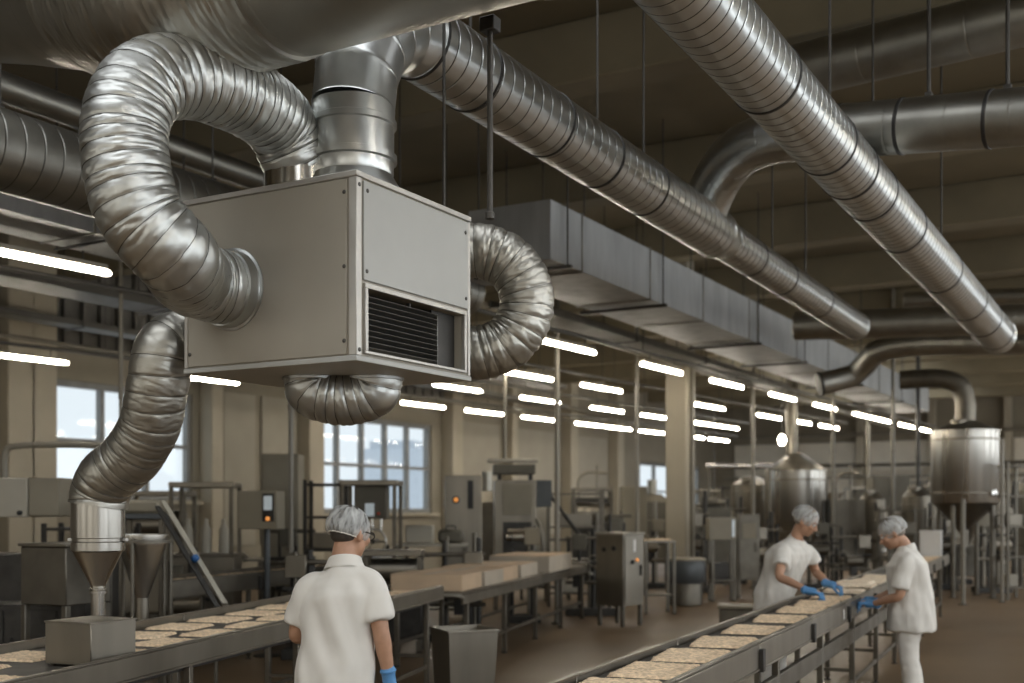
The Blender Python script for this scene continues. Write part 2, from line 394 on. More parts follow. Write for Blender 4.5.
for x0, x1, a, b in ROOF_FILL:  # added fill lamps, one in each unseen rooflight
    l = bpy.data.lights.new('added_rooflight_fill', 'AREA'); l.shape = 'RECTANGLE'; l.size = x1 - x0 - .1; l.size_y = b - a - .1
    l.energy = ROOF_FILL_ENERGY * (1 if x0 > 0 else .8); l.color = (.96, .97, 1.0)
    o = bpy.data.objects.new('added_rooflight_fill', l); C.objects.link(o); o.location = ((x0 + x1) / 2, (a + b) / 2, CZ + .05)
# tube lights
RLAB = ['row under the rectangular duct', 'second row out from the duct', 'third row out from the duct', 'row along the window wall']
ROWS = {
 'row beneath the long rectangular duct': [(570, 347), (660, 369), (728, 384), (785, 397), (825, 407), (857, 416), (886, 420), (907, 426), (923, 430)],
 'next row outward from that duct': [(40, 260), (527, 376), (608, 388), (705, 407), (767, 417), (803, 422), (830, 427)],
 'third row from that duct': [(460, 388), (543, 400), (605, 410), (652, 417), (697, 424), (735, 427)],
 'row along the window wall': [(45, 356), (200, 380), (410, 406), (474, 413), (535, 419), (588, 425), (624, 428), (657, 432), (697, 437), (720, 440)],
}
LZ = 4.0
def make_light():
    t = thing('tube_light', '', 'light', (0, 0, 0), 0, 'tube lights')
    m = MB(); hl = .76; r = .030
    pr = [(.004, -hl)] + [(r * math.cos(a), -hl + .045 + .045 * math.sin(a)) for a in (-PI / 2.6, -PI / 4, 0)] + [(r * math.cos(a), hl - .045 + .045 * math.sin(a)) for a in (0, PI / 4, PI / 2.6)] + [(.004, hl)]
    m.lathe((0, 0, 0), pr, 20, (0, 1, 0)); m.build('diffuser', M_lamp, t)
    m = MB(); m.b2((-.045, -.7, .03), (.045, .7, .075)); m.build('housing', M_cream, t)
    for y in (-.45, .45): MB().cyl((0, y, .074), (0, y, .17), .008, n=8).build('hanger', M_rod, t)
    return t
LP = None
for row, pts in ROWS.items():
    W = [atz(px, py, LZ) for px, py in pts]
    W2 = W[1:] if 'next' in row else W
    A = np.polyfit([p.y for p in W2], [p.x for p in W2], 1)
    row = RLAB[list(ROWS).index(row)]
    rz = -math.atan(A[0])
    for i, p in enumerate(W):
        lab = 'white tube light, %s in the %s' % (nth(i) + ' from the camera end', row)
        loc = (A[0] * p.y + A[1], p.y, LZ) if i or W2 is W else tuple(p)
        if LP is None: LP = make_light(); LP.location = loc; LP.rotation_euler = (0, 0, rz); LP['label'] = lab
        else: dup(LP, loc, rz, lab)
    ya, yb = W[0].y - 3.5, W[-1].y + 1.5
    q = lambda y, z: Vector((A[0] * y + A[1], y, z))
    t = thing('light_rail', 'thin grey support rail above the ' + row.replace('row', 'light row'), 'rail', q(ya, LZ + .17))
    MB().cyl(q(ya, LZ + .195), q(yb, LZ + .195), .028, n=10).build('rail_tube', M_tray, t, True)
    y = ya + .6
    while y < yb:
        MB().cyl(q(y, LZ + .2), q(y, ceil_z(y)), .007, n=6).build('suspension_wire', M_rod, t, True); y += 5.2

# tube lights added out of view to brighten the belts and end wall
for i in range(14):
    dup(LP, (1.1, -3.0 + i * 3.6, LZ + .35), 0, 'added unseen white tube light, %s in the row beyond the bright elbow-ended duct' % nth(i))
for i in range(5):
    dup(LP, (-2.6, 37.5 + i * 2.4, LZ), 0, 'added unseen white tube light, %s in the short row close to the end wall' % nth(i))
# ------------------------------------------------------------------ the hanging ventilation unit
FC = at(356, 510, 5.0); UX1, UY0, UZ0, UZ1 = FC.x, FC.y, 2.35, 3.18
UX0, UY1 = UX1 - 1.02, UY0 + .93
unit = thing('ventilation_unit', 'big boxy grey ventilation unit hanging from the ceiling with louvred opening', 'ventilation unit', (UX0, UY0, UZ0))
gy0, gy1, gz0, gz1 = UY0 + .075, UY1 - .06, UZ0 + .05, UZ0 + .325     # louvre opening in the side towards +x
m = MB(); e = .004
m.b2((UX0 + e, UY0 + e, UZ0 + .02), (UX1 - .16, UY1 - e, UZ1 - .02), .002)
m.b2((UX1 - .16, UY0 + e, gz1), (UX1 - e, UY1 - e, UZ1 - .02), .002)
m.b2((UX1 - .16, UY0 + e, UZ0 + .02), (UX1 - e, UY1 - e, gz0), .002)
m.b2((UX1 - .16, UY0 + e, gz0), (UX1 - e, gy0, gz1), .002); m.b2((UX1 - .16, gy1, gz0), (UX1 - e, UY1 - e, gz1), .002)
m.build('cabinet_body', M_unit, unit, True)
MB().b2((UX1 - .157, gy0 - .001, gz0 - .001), (UX1 - .15, gy1 + .001, gz1 + .001), .001).build('grille_back', M_black, unit, True)
fp = MB().b2((UX0 + .022, UY0 - .006, UZ0 + .03), (UX1 - .048, UY0 + .006, UZ1 - .032), .003).build('front_panel', M_unit, unit, True)
ap = MB().b2((UX1 - .006, UY0 + .05, UZ0 + .36), (UX1 + .006, UY1 - .018, UZ1 - .034), .003).build('access_panel', M_unit_lit, unit, True)
def screw(p, axis, par):
    p = Vector(p); a = Vector(axis); mb = MB(); mb.lathe(p, [(.0095, 0), (.0095, .002), (.0075, .004), (.002, .005)], 12, a)
    o = mb.build('screw', M_screw, par); return o
L0 = Vector((UX0, UY0, UZ0))
for x in (UX0 + .035, UX1 - .06):
    for z in (UZ0 + .09, (UZ0 + UZ1) / 2, UZ1 - .09):
        if x < UX0 + .5 and abs(z - (UZ0 + UZ1) / 2) < .01: continue
        screw(Vector((x, UY0 - .006, z)) - L0, (0, -1, 0), fp)
for y, z in ((UY0 + .075, UZ1 - .075), (UY0 + .07, UZ0 + .40), (UY1 - .045, UZ1 - .09), (UY1 - .04, UZ0 + .41)):
    screw(Vector((UX1 + .006, y, z)) - L0, (1, 0, 0), ap)
# rims: folded top and bottom frames, corner posts
m = MB(); o_ = .008
m.b2((UX0 - o_, UY0 - o_, UZ1 - .026), (UX1 + o_, UY1 + o_, UZ1), .003); m.build('top_rim', M_unit_trim, unit, True)
m = MB(); m.b2((UX0 - o_, UY0 - o_, UZ0), (UX1 + o_, UY1 + o_, UZ0 + .024), .003); m.build('bottom_rim', M_unit_lit, unit, True)
m = MB(); m.b2((UX1 - .036, UY0 - o_ * .6, UZ0 + .025), (UX1 + o_ * .6, UY0 + .036, UZ1 - .027), .003)
cp = m.build('corner_post', M_unit_trim, unit, True)
for z in (UZ0 + .05, UZ1 - .06): screw(Vector((UX1 + o_ * .6, UY0 + .018, z)) - L0, (1, 0, 0), cp)
m = MB(); m.b2((UX0 - o_ * .6, UY0 - o_ * .6, UZ0 + .025), (UX0 + .02, UY0 + .02, UZ1 - .027), .003); m.build('corner_post', M_unit_trim, unit, True)
m = MB(); m.b2((UX1 - .02, UY1 - .02, UZ0 + .025), (UX1 + o_ * .6, UY1 + o_ * .6, UZ1 - .027), .003); m.build('corner_post', M_unit_trim, unit, True)
m = MB(); t = .022
m.b2((UX1 - .01, gy0 - t, gz1), (UX1 + .012, gy1 + t, gz1 + t), .002); m.b2((UX1 - .01, gy0 - t, gz0 - t * .6), (UX1 + .012, gy1 + t, gz0), .002)
m.b2((UX1 - .01, gy0 - t, gz0), (UX1 + .012, gy0, gz1), .002); m.b2((UX1 - .01, gy1, gz0), (UX1 + .012, gy1 + t, gz1), .002)
m.build('grille_frame', M_unit_trim, unit, True)
m = MB(); ys = gy0 + (gy1 - gy0) * .74
for i in range(10):
    z = gz0 + .012 + i * (gz1 - gz0 - .05) / 9
    m.box((UX1 - .035, (gy0 + ys) / 2, z), (.052, ys - gy0, .0035), .001, Matrix.Rotation(math.radians(-22), 3, 'Y'))
m.b2((UX1 - .075, ys - .006, gz0), (UX1 - .012, ys, gz1 - .035), .001); m.b2((UX1 - .06, ys - .2, gz1 - .03), (UX1 - .04, ys - .19, gz1), .001)
m.build('louvre_slats', M_slat, unit, True)
MB().b2((UX1 - .06, ys, gz0), (UX1 - .05, gy1, gz1), .001).build('blank_plate', M_iron, unit, True)
def suspension(x, y):
    mb = MB().cyl((x, y, UZ1), (x, y, ceil_z(y)), .008, n=8); mb.build('threaded_rod', M_rod, unit, True)
suspension(UX0 + .1, UY1 - .08); suspension(UX1 - .1, UY1 - .08)

# ------------------------------------------------------------------ flexible foil hoses
def grooves(L, pitch, jit, seed):
    r = random.Random(seed); g = [-pitch]
    while g[-1] < L + pitch * 2: g.append(g[-1] + pitch * (1 + r.uniform(-jit, jit)))
    return np.array(g)
def hose(par, name, pts, r, m, pitch=.050, jit=.40, depth=.02, crumple=.02, seed=1, n=64, step=.005, ends=True, wire=.0017):
    P = Path(smooth_path(pts)); G = grooves(P.L, pitch, jit, seed); idx = np.arange(len(G))
    off = Vector((seed * 3.1, seed * 1.7, 0))
    def fac(s, th):
        u = np.interp(s, G, idx) - th / (2 * PI) * 1.0
        k = int(math.floor(u)); ph = u - k; k2 = min(max(k, 0), len(G) - 2); sp = G[k2 + 1] - G[k2]
        dd = min(ph, 1 - ph) * sp
        g = -depth * math.exp(-(dd / .006) ** 2) + depth * .25 * math.sin(PI * ph)
        c_, s_ = math.cos(th), math.sin(th)
        nz = noise.noise(off + Vector((c_ * 1.1, s_ * 1.1, s * 16))) * .35 + noise.noise(off + Vector((c_ * 2.6, s_ * 2.6 + 7, s * 44))) * .5 + noise.noise(off + Vector((c_ * 1.2 + 9, s_ * 1.2, s * 3.2))) * .5 - .9 * (1 - min(1, abs(noise.noise(off + Vector((c_ * 1.3 + 4, s_ * 1.3, s * 27)))) * 5)) - .7 * (1 - min(1, abs(noise.noise(off + Vector((c_ * 2.2 + 14, s_ * 2.2, s * 13 + c_ * .5)))) * 7))
        return 1 + g + nz * crumple
    mm = int(P.L / step); ss = [P.L * i / mm for i in range(mm + 1)]
    o = MB().tube(P.p, r, n, fac=fac, smooth=False, ss=ss).build(name, m, par, True, 70)
    u = None; W = []; q = .01
    while q < P.L - .01:
        t = P.tan(q)
        if u is None: u, v, _ = frame_z(t)
        else: u = (u - t * u.dot(t)).normalized()
        v = t.cross(u); th = (np.interp(q, G, idx) % 1) * 2 * PI
        W.append((P(q), u.copy(), v.copy(), q)); q += .004
    # thin dark wire turns laid in the grooves to stand for their shade
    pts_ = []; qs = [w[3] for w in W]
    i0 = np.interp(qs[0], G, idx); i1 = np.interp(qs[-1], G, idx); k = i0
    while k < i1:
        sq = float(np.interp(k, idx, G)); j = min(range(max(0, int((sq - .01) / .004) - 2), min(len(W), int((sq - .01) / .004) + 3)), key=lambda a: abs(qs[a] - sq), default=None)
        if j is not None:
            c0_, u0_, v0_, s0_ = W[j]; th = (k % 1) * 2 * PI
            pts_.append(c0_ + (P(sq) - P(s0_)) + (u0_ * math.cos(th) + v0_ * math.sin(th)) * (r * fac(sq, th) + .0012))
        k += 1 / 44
    if wire: MB().tube(pts_, wire, 5, smooth=False, ss=None, step=.012).build('groove_shade_turns', M_helix, par, True)
    return o, P
def ringband(par, name, P, s0, s1, r, m, n=40, lip=.006):
    a, b = P(s0), P(s1); d = (b - a)
    prof = [(r, 0), (r + lip, .004), (r + lip, d.length - .004), (r, d.length)]
    return MB().lathe(a, prof, n, d).build(name, m, par, True)
HR = .172
# loop hose: out of the front face, up, over the top and back into the roof of the unit
pf = at(243, 277, 5.0); pf = Vector((UX1 - .715, UY0, 2.725)); pt = Vector((UX1 - .58, UY0 + .30, UZ1))
h1 = thing('flexible_duct', 'thick silver foil hose looping from the front panel up to the unit roof', 'flexible duct', pf)
pts = [pf + Vector((0, .004, 0)), pf + Vector((-.02, -.20, .01)), at(174, 254, 4.72), at(141, 216, 4.64), at(126, 162, 4.62), at(127, 116, 4.64), at(148, 83, 4.72), at(188, 77, 4.88), at(229, 90, 5.08), at(264, 109, 5.30), at(283, 130, 5.46), pt + Vector((0, 0, .19))]
hose(h1, 'foil_hose', pts, HR, M_foil, seed=3, crumple=.024, depth=.024)
MB().lathe(pf + Vector((0, -.001, 0)), [(HR + .02, 0), (HR + .02, .012), (HR + .008, .016), (HR + .004, .07), (HR - .01, .07)], 48, (0, -1, 0)).build('collar', M_galv, h1, True)
MB().lathe(pt + Vector((0, 0, .001)), [(HR - .008, 0), (HR - .008, .19), (HR + .004, .195), (HR + .004, .225), (HR - .008, .23)], 48).build('collar', M_chrome, h1, True)
# hose looping out of the back face
h3 = thing('flexible_duct', 'crumpled foil hose bent in a ring beside the louvred side of the unit', 'flexible duct', (UX1, UY1, 2.75))
xb = UX1 - .24; c3 = at(476, 302, 6.15); zt3, zb3 = 2.98, 2.56
pts = [(xb, UY1 - .002, zt3), (xb + .005, UY1 + .10, zt3 + .01), c3 - RT * .10 + UP * .268] + [c3 + RT * math.cos(q) * .272 + UP * math.sin(q) * .272 for q in np.linspace(PI / 2.15, -PI / 2.15, 7)] + [c3 - RT * .10 - UP * .268, (xb + .005, UY1 + .10, zb3 - .01), (xb, UY1 - .002, zb3)]
pts = [Vector(p) for p in pts]
hose(h3, 'foil_hose', pts, .146, M_foil_warm, pitch=.07, depth=.03, crumple=.035, seed=5)
for z in (zt3, zb3): MB().lathe((xb, UY1 + .009, z), [(.156, 0), (.156, .03), (.150, .034)], 40, (0, 1, 0)).build('collar', M_galv, h3, True)
# hose under the unit
h4 = thing('flexible_duct', 'short foil hose hanging in a U under the unit floor', 'flexible duct', (UX0 + .5, UY0 + .4, UZ0))
cc = at(343, 383, 5.66); cc.z = UZ0
u_ = RT * .150
pts = [cc - u_ + UP * -.003, cc - u_ - UP * .025] + [cc + u_ * math.cos(a) * 1.02 - UP * (.03 + .065 * math.sin(a)) for a in (PI * .85, PI * .5, PI * .15)] + [cc + u_ - UP * .025, cc + u_ - UP * .003]
hose(h4, 'foil_hose', pts, .142, M_foil, pitch=.045, jit=.3, depth=.032, crumple=.028, seed=9)
for q in (cc - u_, cc + u_): MB().lathe(q - UP * .001, [(.150, 0), (.150, .012), (.145, .014)], 40, (0, 0, -1)).build('collar', M_galv, h4, True)
# hose down to the hopper over the conveyor
HOP = at(98, 545, 5.95)
h5 = thing('flexible_duct', 'long foil hose snaking from the unit down to the hopper over the conveyor', 'flexible duct', (UX0, UY0 + .45, 2.6))
p0 = Vector((UX0 - .008, UY0 + .42, 2.585))
pts = [p0, p0 + Vector((-.06, .0, -.01)), at(170, 345, 5.72), at(158, 385, 5.72), at(150, 425, 5.78), at(130, 458, 5.86), at(108, 477, 5.91), at(100, 494, 5.95), Vector((HOP.x, HOP.y, at(98, 506, 5.95).z))]
hose(h5, 'foil_hose', pts, .150, M_foil_warm, pitch=.075, jit=.4, depth=.02, crumple=.02, seed=12)
MB().lathe(p0 + Vector((-.001, 0, 0)), [(.165, 0), (.165, .02), (.155, .03)], 40, (-1, 0, 0)).build('collar', M_galv, h5, True)
zt, zb_ = at(98, 500, 5.95).z, at(98, 551, 5.95).z
hp = thing('feed_hopper', 'shiny cylinder and cone hopper end above the steel box on the conveyor', 'hopper', (HOP.x, HOP.y, zb_))
MB().lathe((HOP.x, HOP.y, zb_), [(.130, 0), (.134, .004), (.134, .045), (.128, .05), (.128, .066), (.134, .07), (.134, zt - zb_), (.124, zt - zb_)], 48).build('cylinder_sleeve', M_steel_hi, hp, True)
zc = at(98, 588, 5.95).z
MB().lathe((HOP.x, HOP.y, zc), [(.032, 0), (.036, .012), (.122, zb_ - zc - .004), (.130, zb_ - zc - .001)], 48).build('cone', M_steel_hi, hp, True)
zbx = at(98, 612, 5.9).z
MB().lathe((HOP.x, HOP.y, zbx - .02), [(.036, 0), (.036, zc - zbx - .01), (.045, zc - zbx - .008), (.045, zc - zbx + .006), (.038, zc - zbx + .01), (.038, zc - zbx + .016), (.045, zc - zbx + .02), (.032, zc - zbx + .026)], 28).build('outlet_pipe', M_chrome, hp, True)
for sx in (-1, 1): MB().box((HOP.x + RT.x * .142 * sx, HOP.y + RT.y * .142 * sx, zb_ + .058), (.03, .02, .018), .004).build('latch', M_white, hp, True)

# ------------------------------------------------------------------ rigid ducts
def spiral(par, name, pts, r, m, pitch=.11, gd=.045, n=56, smooth=True, seed=0, seams=False):
    P = Path(smooth_path(pts, 16) if smooth else pts); ss = []; gs = []
    s = 0
    curved = 1
    while s < P.L:
        gs.append(s)
        for q in (s - .012, s - .006, s, s + .006, s + .012, s + pitch * .5):
            if 0 <= q <= P.L: ss.append(q)
        s += pitch
    ss = sorted(set([0] + ss + [P.L])); ga = np.array(gs)
    def fac(q, th):
        d_ = np.min(np.abs(ga - q)); return 1 - gd * (1 if d_ < .002 else 0) + .0008 * noise.noise(Vector((math.cos(th) * 1.5, math.sin(th) * 1.5, q * 6 + seed)))
    MB().tube(P.p, r, n, fac=fac, smooth=False, ss=ss).build(name, m, par, True, 75)
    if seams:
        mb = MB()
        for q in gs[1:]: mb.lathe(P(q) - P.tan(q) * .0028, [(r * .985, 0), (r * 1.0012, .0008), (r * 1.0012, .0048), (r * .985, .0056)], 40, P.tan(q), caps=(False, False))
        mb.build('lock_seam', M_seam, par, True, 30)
    return P
def bands(par, P, ss, r, m=None, w_=.03, name='joint_band'):
    for s in ss: ringband(par, name, P, s - w_ / 2, s + w_ / 2, r, m or M_band)
# riser on the roof and the long duct it turns into
DBX, DBZ, DBR = -3.42, 4.16, .200
rb = at(352, 168, 5.55); rise = Vector((DBX, rb.y, UZ1))
dB = thing('spiral_duct', 'long silver spiral duct rising from the unit roof and running down the hall', 'duct', rise)
MB().lathe(rise + UP * .001, [(.26, 0), (.255, .02), (DBR - .012, .13), (DBR - .012, .16)], 48).build('base_cone', M_galv, dB, True)
pr = [(DBR - .014, .12), (DBR - .006, .14), (DBR - .006, .19), (DBR + .010, .195), (DBR + .010, .225), (DBR - .004, .23), (DBR - .004, .36), (DBR + .008, .365), (DBR + .008, .39), (DBR, .395), (DBR, .47)]
MB().lathe(rise, pr, 48).build('riser_pipe', M_galv, dB, True)
zc_ = UZ1 + .46
Rr = DBZ - zc_
elb = [Vector((DBX, rise.y + Rr * (1 - math.cos(a)), zc_ + Rr * math.sin(a))) for a in np.linspace(0, PI / 2, 6)]
yB1 = at(866, 325, 14.3).y
P = Path(elb); segs = 5
mb = MB()
ss = []
for i in range(segs + 1):
    q = P.L * i / segs; ss += [max(0, q - .014), max(0, q - .006), min(P.L, q), min(P.L, q + .006), min(P.L, q + .014)]
mb.tube(P.p, DBR, 48, smooth=False, ss=sorted(set(ss)), fac=lambda s, th: 1.015 if min(abs(s - P.L * i / segs) for i in range(segs + 1)) < .003 else 1.0).build('segmented_elbow', M_galv, dB, True, 60)
bj = at(703, 203, 9.69); RB2 = .172; B0 = elb[-1]; B2 = Vector((DBX, yB1, 4.0)); PB = Path([B0, B2]); sj = bj.y + .25 - B0.y
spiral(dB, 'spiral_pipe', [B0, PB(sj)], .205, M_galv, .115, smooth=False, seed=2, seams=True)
MB().lathe(PB(sj - .005), [(.205, 0), (.21, .01), (.21, .03), (RB2, .26), (RB2 + .006, .265), (RB2 + .006, .29), (RB2, .295)], 48, B2 - B0).build('reducer', M_galv, dB, True)
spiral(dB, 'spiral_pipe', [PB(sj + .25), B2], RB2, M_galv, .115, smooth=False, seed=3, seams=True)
bands(dB, PB, [.02, .55, 1.45, 2.2, 3.0], .205, M_band, .022)
bands(dB, PB, [sj + 1.0, sj + 2.0, sj + 3.4], RB2, M_band, .020)
DBR = RB2
DBE = PB.p[-1].z
MB().lathe(PB.p[-1] - Vector((0, .02, 0)), [(DBR, 0), (DBR + .006, .01), (DBR + .004, .05), (DBR * .8, .12), (DBR * .4, .155), (.01, .165)], 48, (0, 1, 0)).build('end_cap', M_galv, dB, True)
# branch of the long duct
pts = [at(702, 218, 9.72), at(709, 197, 9.62), at(722, 172, 9.42), at(743, 150, 9.12), at(772, 138.5, 8.85), at(812, 133.5, 8.60), at(850, 131, 8.45)]
Pn = spiral(dB, 'branch_elbow', pts, .196, M_galv, .22, gd=.012, seed=4)
a_, b_ = at(835, 132, 8.5), at(1130, 108, 7.35)
brn = thing('branch_duct', 'dark dull duct branching across the hall from the long spiral duct', 'duct', a_)
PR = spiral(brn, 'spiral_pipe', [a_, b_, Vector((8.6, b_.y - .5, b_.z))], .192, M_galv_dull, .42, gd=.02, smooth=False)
bands(brn, PR, [.04, .5, 1.1, 1.7], .192)
# bright diagonal duct near the camera
DAR = .203
A1 = at(997, 335, 13.2); A0 = at(696, 0, 5.62); dirA = (A1 - A0).normalized(); A0 = A0 - dirA * 2.2
dA = thing('spiral_duct', 'bright free-hanging silver spiral duct ending in a short elbow high above the tanks', 'duct', A0)
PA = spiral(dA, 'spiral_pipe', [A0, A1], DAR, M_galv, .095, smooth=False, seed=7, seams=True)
SA = [PA.L - q for q in (.2, 1.0, 1.9, 3.2, 4.7, 5.65, 6.2, 6.75, 7.9, 9.5) if q < PA.L]
bands(dA, PA, SA, DAR, M_band, .024)
MB().lathe(A1 - dirA * .02, [(DAR, 0), (DAR + .007, .01), (DAR + .004, .06), (DAR * .96, .14), (DAR * .75, .22), (DAR * .35, .26), (.01, .27)], 48, dirA).build('end_cap', M_galv, dA, True)
# wide smooth duct across the top
def cross_duct(px, py, d, r, x0, x1): pass
bp = at(350, 20, 4.62)
kx = at(172, 0, 5.05); X_ = lambda x: Vector((x, bp.y, 4.02))
bend_ = [at(-260, 18, 8.6), at(-120, -5, 7.5), at(0, -14, 6.55), at(85, -16, 5.75), X_(kx.x + .02), X_(kx.x + .5), X_(kx.x + 1.3), X_(3.2)]
bd = thing('main_duct', 'very wide smooth steel duct crossing above the ventilation unit', 'duct', X_(bp.x))
SPM = smooth_path(bend_, 14)
PBG = spiral(bd, 'duct_shell', SPM, .41, M_galv_big, 1.6, gd=.006, n=72, smooth=False)
sx = lambda p: min((i * .02 for i in range(int(PBG.L / .02))), key=lambda q: (PBG(q) - p).length)
xr = at(548, 10, 4.3).x; sr_ = sx(X_(xr))
for q in (sr_, sr_ + .06): ringband(bd, 'clamp_ring', PBG, q - .02, q + .02, .41, M_galv_dull, 72, .014)
for x in (-1.2, .6, 2.4): MB().cyl((x, bp.y, 4.425), (x, bp.y, ceil_z(bp.y)), .014, n=8).build('hanger', M_rod, bd, True)
s0_ = sx(X_(kx.x + .05))
hose(bd, 'wrapped_sleeve', [PBG(s0_ - .75 + .05 * i) for i in range(27)], .424, M_foil_warm, pitch=.23, jit=.4, depth=.010, crumple=.013, seed=21, n=96, step=.010, wire=0)
# ceiling duct at the far top
q0, q1 = at(770, 78, 10.6), at(1090, 28, 9.0)
q1 = Vector((q1.x, q0.y - .35, q0.z))
q1 = q0 + (q1 - q0) * ((8.6 - q0.x) / (q1.x - q0.x))
td = thing('ceiling_duct', 'dark wide duct close under the ceiling behind the bright spiral duct', 'duct', q0)
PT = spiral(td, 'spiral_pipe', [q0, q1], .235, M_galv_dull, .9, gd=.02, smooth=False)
# ducts running along the hall at the window side
L1 = at(0, 150, 8.2); X1, Z1 = L1.x, L1.z
dl = thing('side_duct', 'dark thick spiral duct passing behind the looped foil hose', 'duct', (X1, 3, Z1))
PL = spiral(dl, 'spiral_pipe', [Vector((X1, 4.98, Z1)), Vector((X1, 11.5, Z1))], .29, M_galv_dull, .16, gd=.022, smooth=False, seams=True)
MB().lathe((X1, 11.48, Z1), [(.29, 0), (.296, .02), (.28, .05), (.01, .06)], 40, (0, 1, 0)).build('end_cap', M_galv_dull, dl, True)
L2 = at(0, 86, 9.4)
d2 = thing('side_duct', 'thin dark duct high above the thick duct behind the looped hose', 'duct', (L2.x, 3, L2.z))
spiral(d2, 'spiral_pipe', [Vector((L2.x, 5.35, L2.z)), Vector((L2.x, 13.0, L2.z))], .125, M_galv_dull, .5, gd=.02, n=32, smooth=False)
MB().lathe((L2.x, 12.98, L2.z), [(.125, 0), (.13, .02), (.12, .04), (.01, .05)], 32, (0, 1, 0)).build('end_cap', M_galv_dull, d2, True)

# far ducts in the ceiling
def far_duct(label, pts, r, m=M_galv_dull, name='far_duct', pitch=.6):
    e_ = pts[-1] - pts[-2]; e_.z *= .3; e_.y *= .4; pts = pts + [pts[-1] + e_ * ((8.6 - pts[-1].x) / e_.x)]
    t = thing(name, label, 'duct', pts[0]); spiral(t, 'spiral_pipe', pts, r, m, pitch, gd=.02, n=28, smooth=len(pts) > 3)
    for k in (.25, .6):
        q = pts[-2].lerp(pts[-1], k) if len(pts) < 4 else pts[-2].lerp(pts[-1], k * .6); MB().cyl((q.x, q.y, q.z + r), (q.x, q.y, ceil_z(q.y)), .009, n=6).build('hanger', M_rod, t, True)
    return t
far_duct('dull horizontal duct behind the capped end of the long spiral duct', [at(795, 326, 17), at(1060, 318, 15.5)], .21)
far_duct('dull duct with a slanting dip beside the far end of the rectangular duct', [at(820, 384, 20.0), at(856, 374, 20.0), at(876, 352, 19.6), at(905, 345, 19.3), at(1060, 340, 17.5)], .2)
q_ = at(820, 384, 20.0); MB().lathe(q_, [(.205, -.02), (.215, 0), (.2, .03), (.01, .04)], 28, q_ - at(840, 379, 20.0)).build('end_cap', M_band, bpy.data.objects['far_duct.001'], True)
far_duct('slim duct high between the two bright spiral ducts and the end wall', [at(905, 300, 22), at(1060, 294, 20.5)], .14)
far_duct('slim pipe under the ceiling beams near the end wall', [at(880, 268, 24), at(1060, 262, 22.5)], .10)

# ------------------------------------------------------------------ long rectangular duct
RX1, RZ0, RH, RW = -5.57, 4.30, .62, 1.0
ya_ = at(549, 259, 11.9).y; yb_ = on_x(929, RX1, 0).y
rd = thing('rectangular_duct', 'long rectangular sheet metal duct running down the hall above the lights', 'duct', (RX1 - RW / 2, ya_, RZ0))
seam = [ya_] + [on_x(px, RX1, 0).y for px in (582, 650, 703, 749, 757, 797, 828, 855, 879, 897, 914)] + [yb_]
for a, b in zip(seam, seam[1:]):
    MB().b2((RX1 - RW, a + .012, RZ0), (RX1, b - .012, RZ0 + RH), .004).build('duct_section', M_rect, rd, True)
for y in seam[1:-1]:
    MB().b2((RX1 - RW - .012, y - .012, RZ0 - .016), (RX1 + .012, y + .012, RZ0 + RH + .02), .003).build('flange', M_galv_dull, rd, True)
for y in seam[:1] + seam[2:-1:2]:
    for x in (RX1 + .05, RX1 - RW - .05): MB().cyl((x, y + .3, RZ0 - .05), (x, y + .3, ceil_z(y + .3)), .01, n=6).build('hanger_rod', M_rod, rd, True)
    MB().b2((RX1 - RW - .1, y + .27, RZ0 - .056), (RX1 + .1, y + .33, RZ0 - .018)).build('trapeze_bar', M_rod, rd, True)
# its cross branch towards the window wall
rc = thing('rectangular_duct', 'plain rectangular duct stub joining the long duct behind the ringed foil hose', 'duct', (RX1 - RW - 1.2, ya_ + .5, RZ0))
MB().b2((RX1 - RW - 1.7, ya_ + .1, RZ0 + .02), (RX1 - RW - .015, ya_ + 1.0, RZ0 + RH - .02), .004).build('duct_section', M_rect, rc, True)
for x in (RX1 - RW - .8, RX1 - RW - 1.6): MB().b2((x - .02, ya_ + .08, RZ0), (x + .02, ya_ + 1.02, RZ0 + RH), .003).build('flange', M_galv_dull, rc, True)
# duct and trays along the window side
def tray(label, px, py, d, w_, h_, y0, y1, m=M_tray, name='cable_tray', ladder=True):
    p = at(px, py, d); t = thing(name, label, 'cable tray' if ladder else 'duct', (p.x, p.y, p.z)); mb = MB()
    if ladder:
        for sx in (-1, 1): MB().b2((p.x + sx * w_ / 2 - .015, y0, p.z), (p.x + sx * w_ / 2 + .015, y1, p.z + h_)).build('side_rail', m, t, True)
        mb = MB(); mb.b2((p.x - w_ / 2, y0, p.z), (p.x + w_ / 2, y1, p.z + .012), .002); mb.build('tray_floor', m, t, True)
    else:
        mb.b2((p.x - w_ / 2, y0, p.z), (p.x + w_ / 2, y1, p.z + h_)); mb.build('duct_section', m, t, True)
        y = y0 + .6
        while y < y1: MB().b2((p.x - w_ / 2 - .015, y - .015, p.z - .015), (p.x + w_ / 2 + .015, y + .015, p.z + h_ + .015)).build('flange', M_galv_dull, t, True); y += 1.4
    y = y0 + .5
    while y < y1:
        for sx in (-1, 1): MB().cyl((p.x + sx * (w_ / 2 + .03), y, p.z - .02), (p.x + sx * (w_ / 2 + .03), y, ceil_z(y)), .009, n=6).build('hanger_rod', M_rod, t, True)
        MB().b2((p.x - w_ / 2 - .05, y - .02, p.z - .035), (p.x + w_ / 2 + .05, y + .02, p.z - .017)).build('hanger_bar', M_rod, t, True); y += 3.1
    return t
tray('flat rectangular duct above the tube light beside the looped hose', 20, 226, 10.5, .75, .3, 4.0, 13.0, M_rect, 'side_duct', False)
tray('wide cable tray hung below the flat rectangular duct near the window wall', 60, 292, 15.0, .6, .1, 5.0, 24.0)
tray('narrow cable tray high along the window wall', 60, 325, 18.5, .4, .1, 6.0, 30.0)
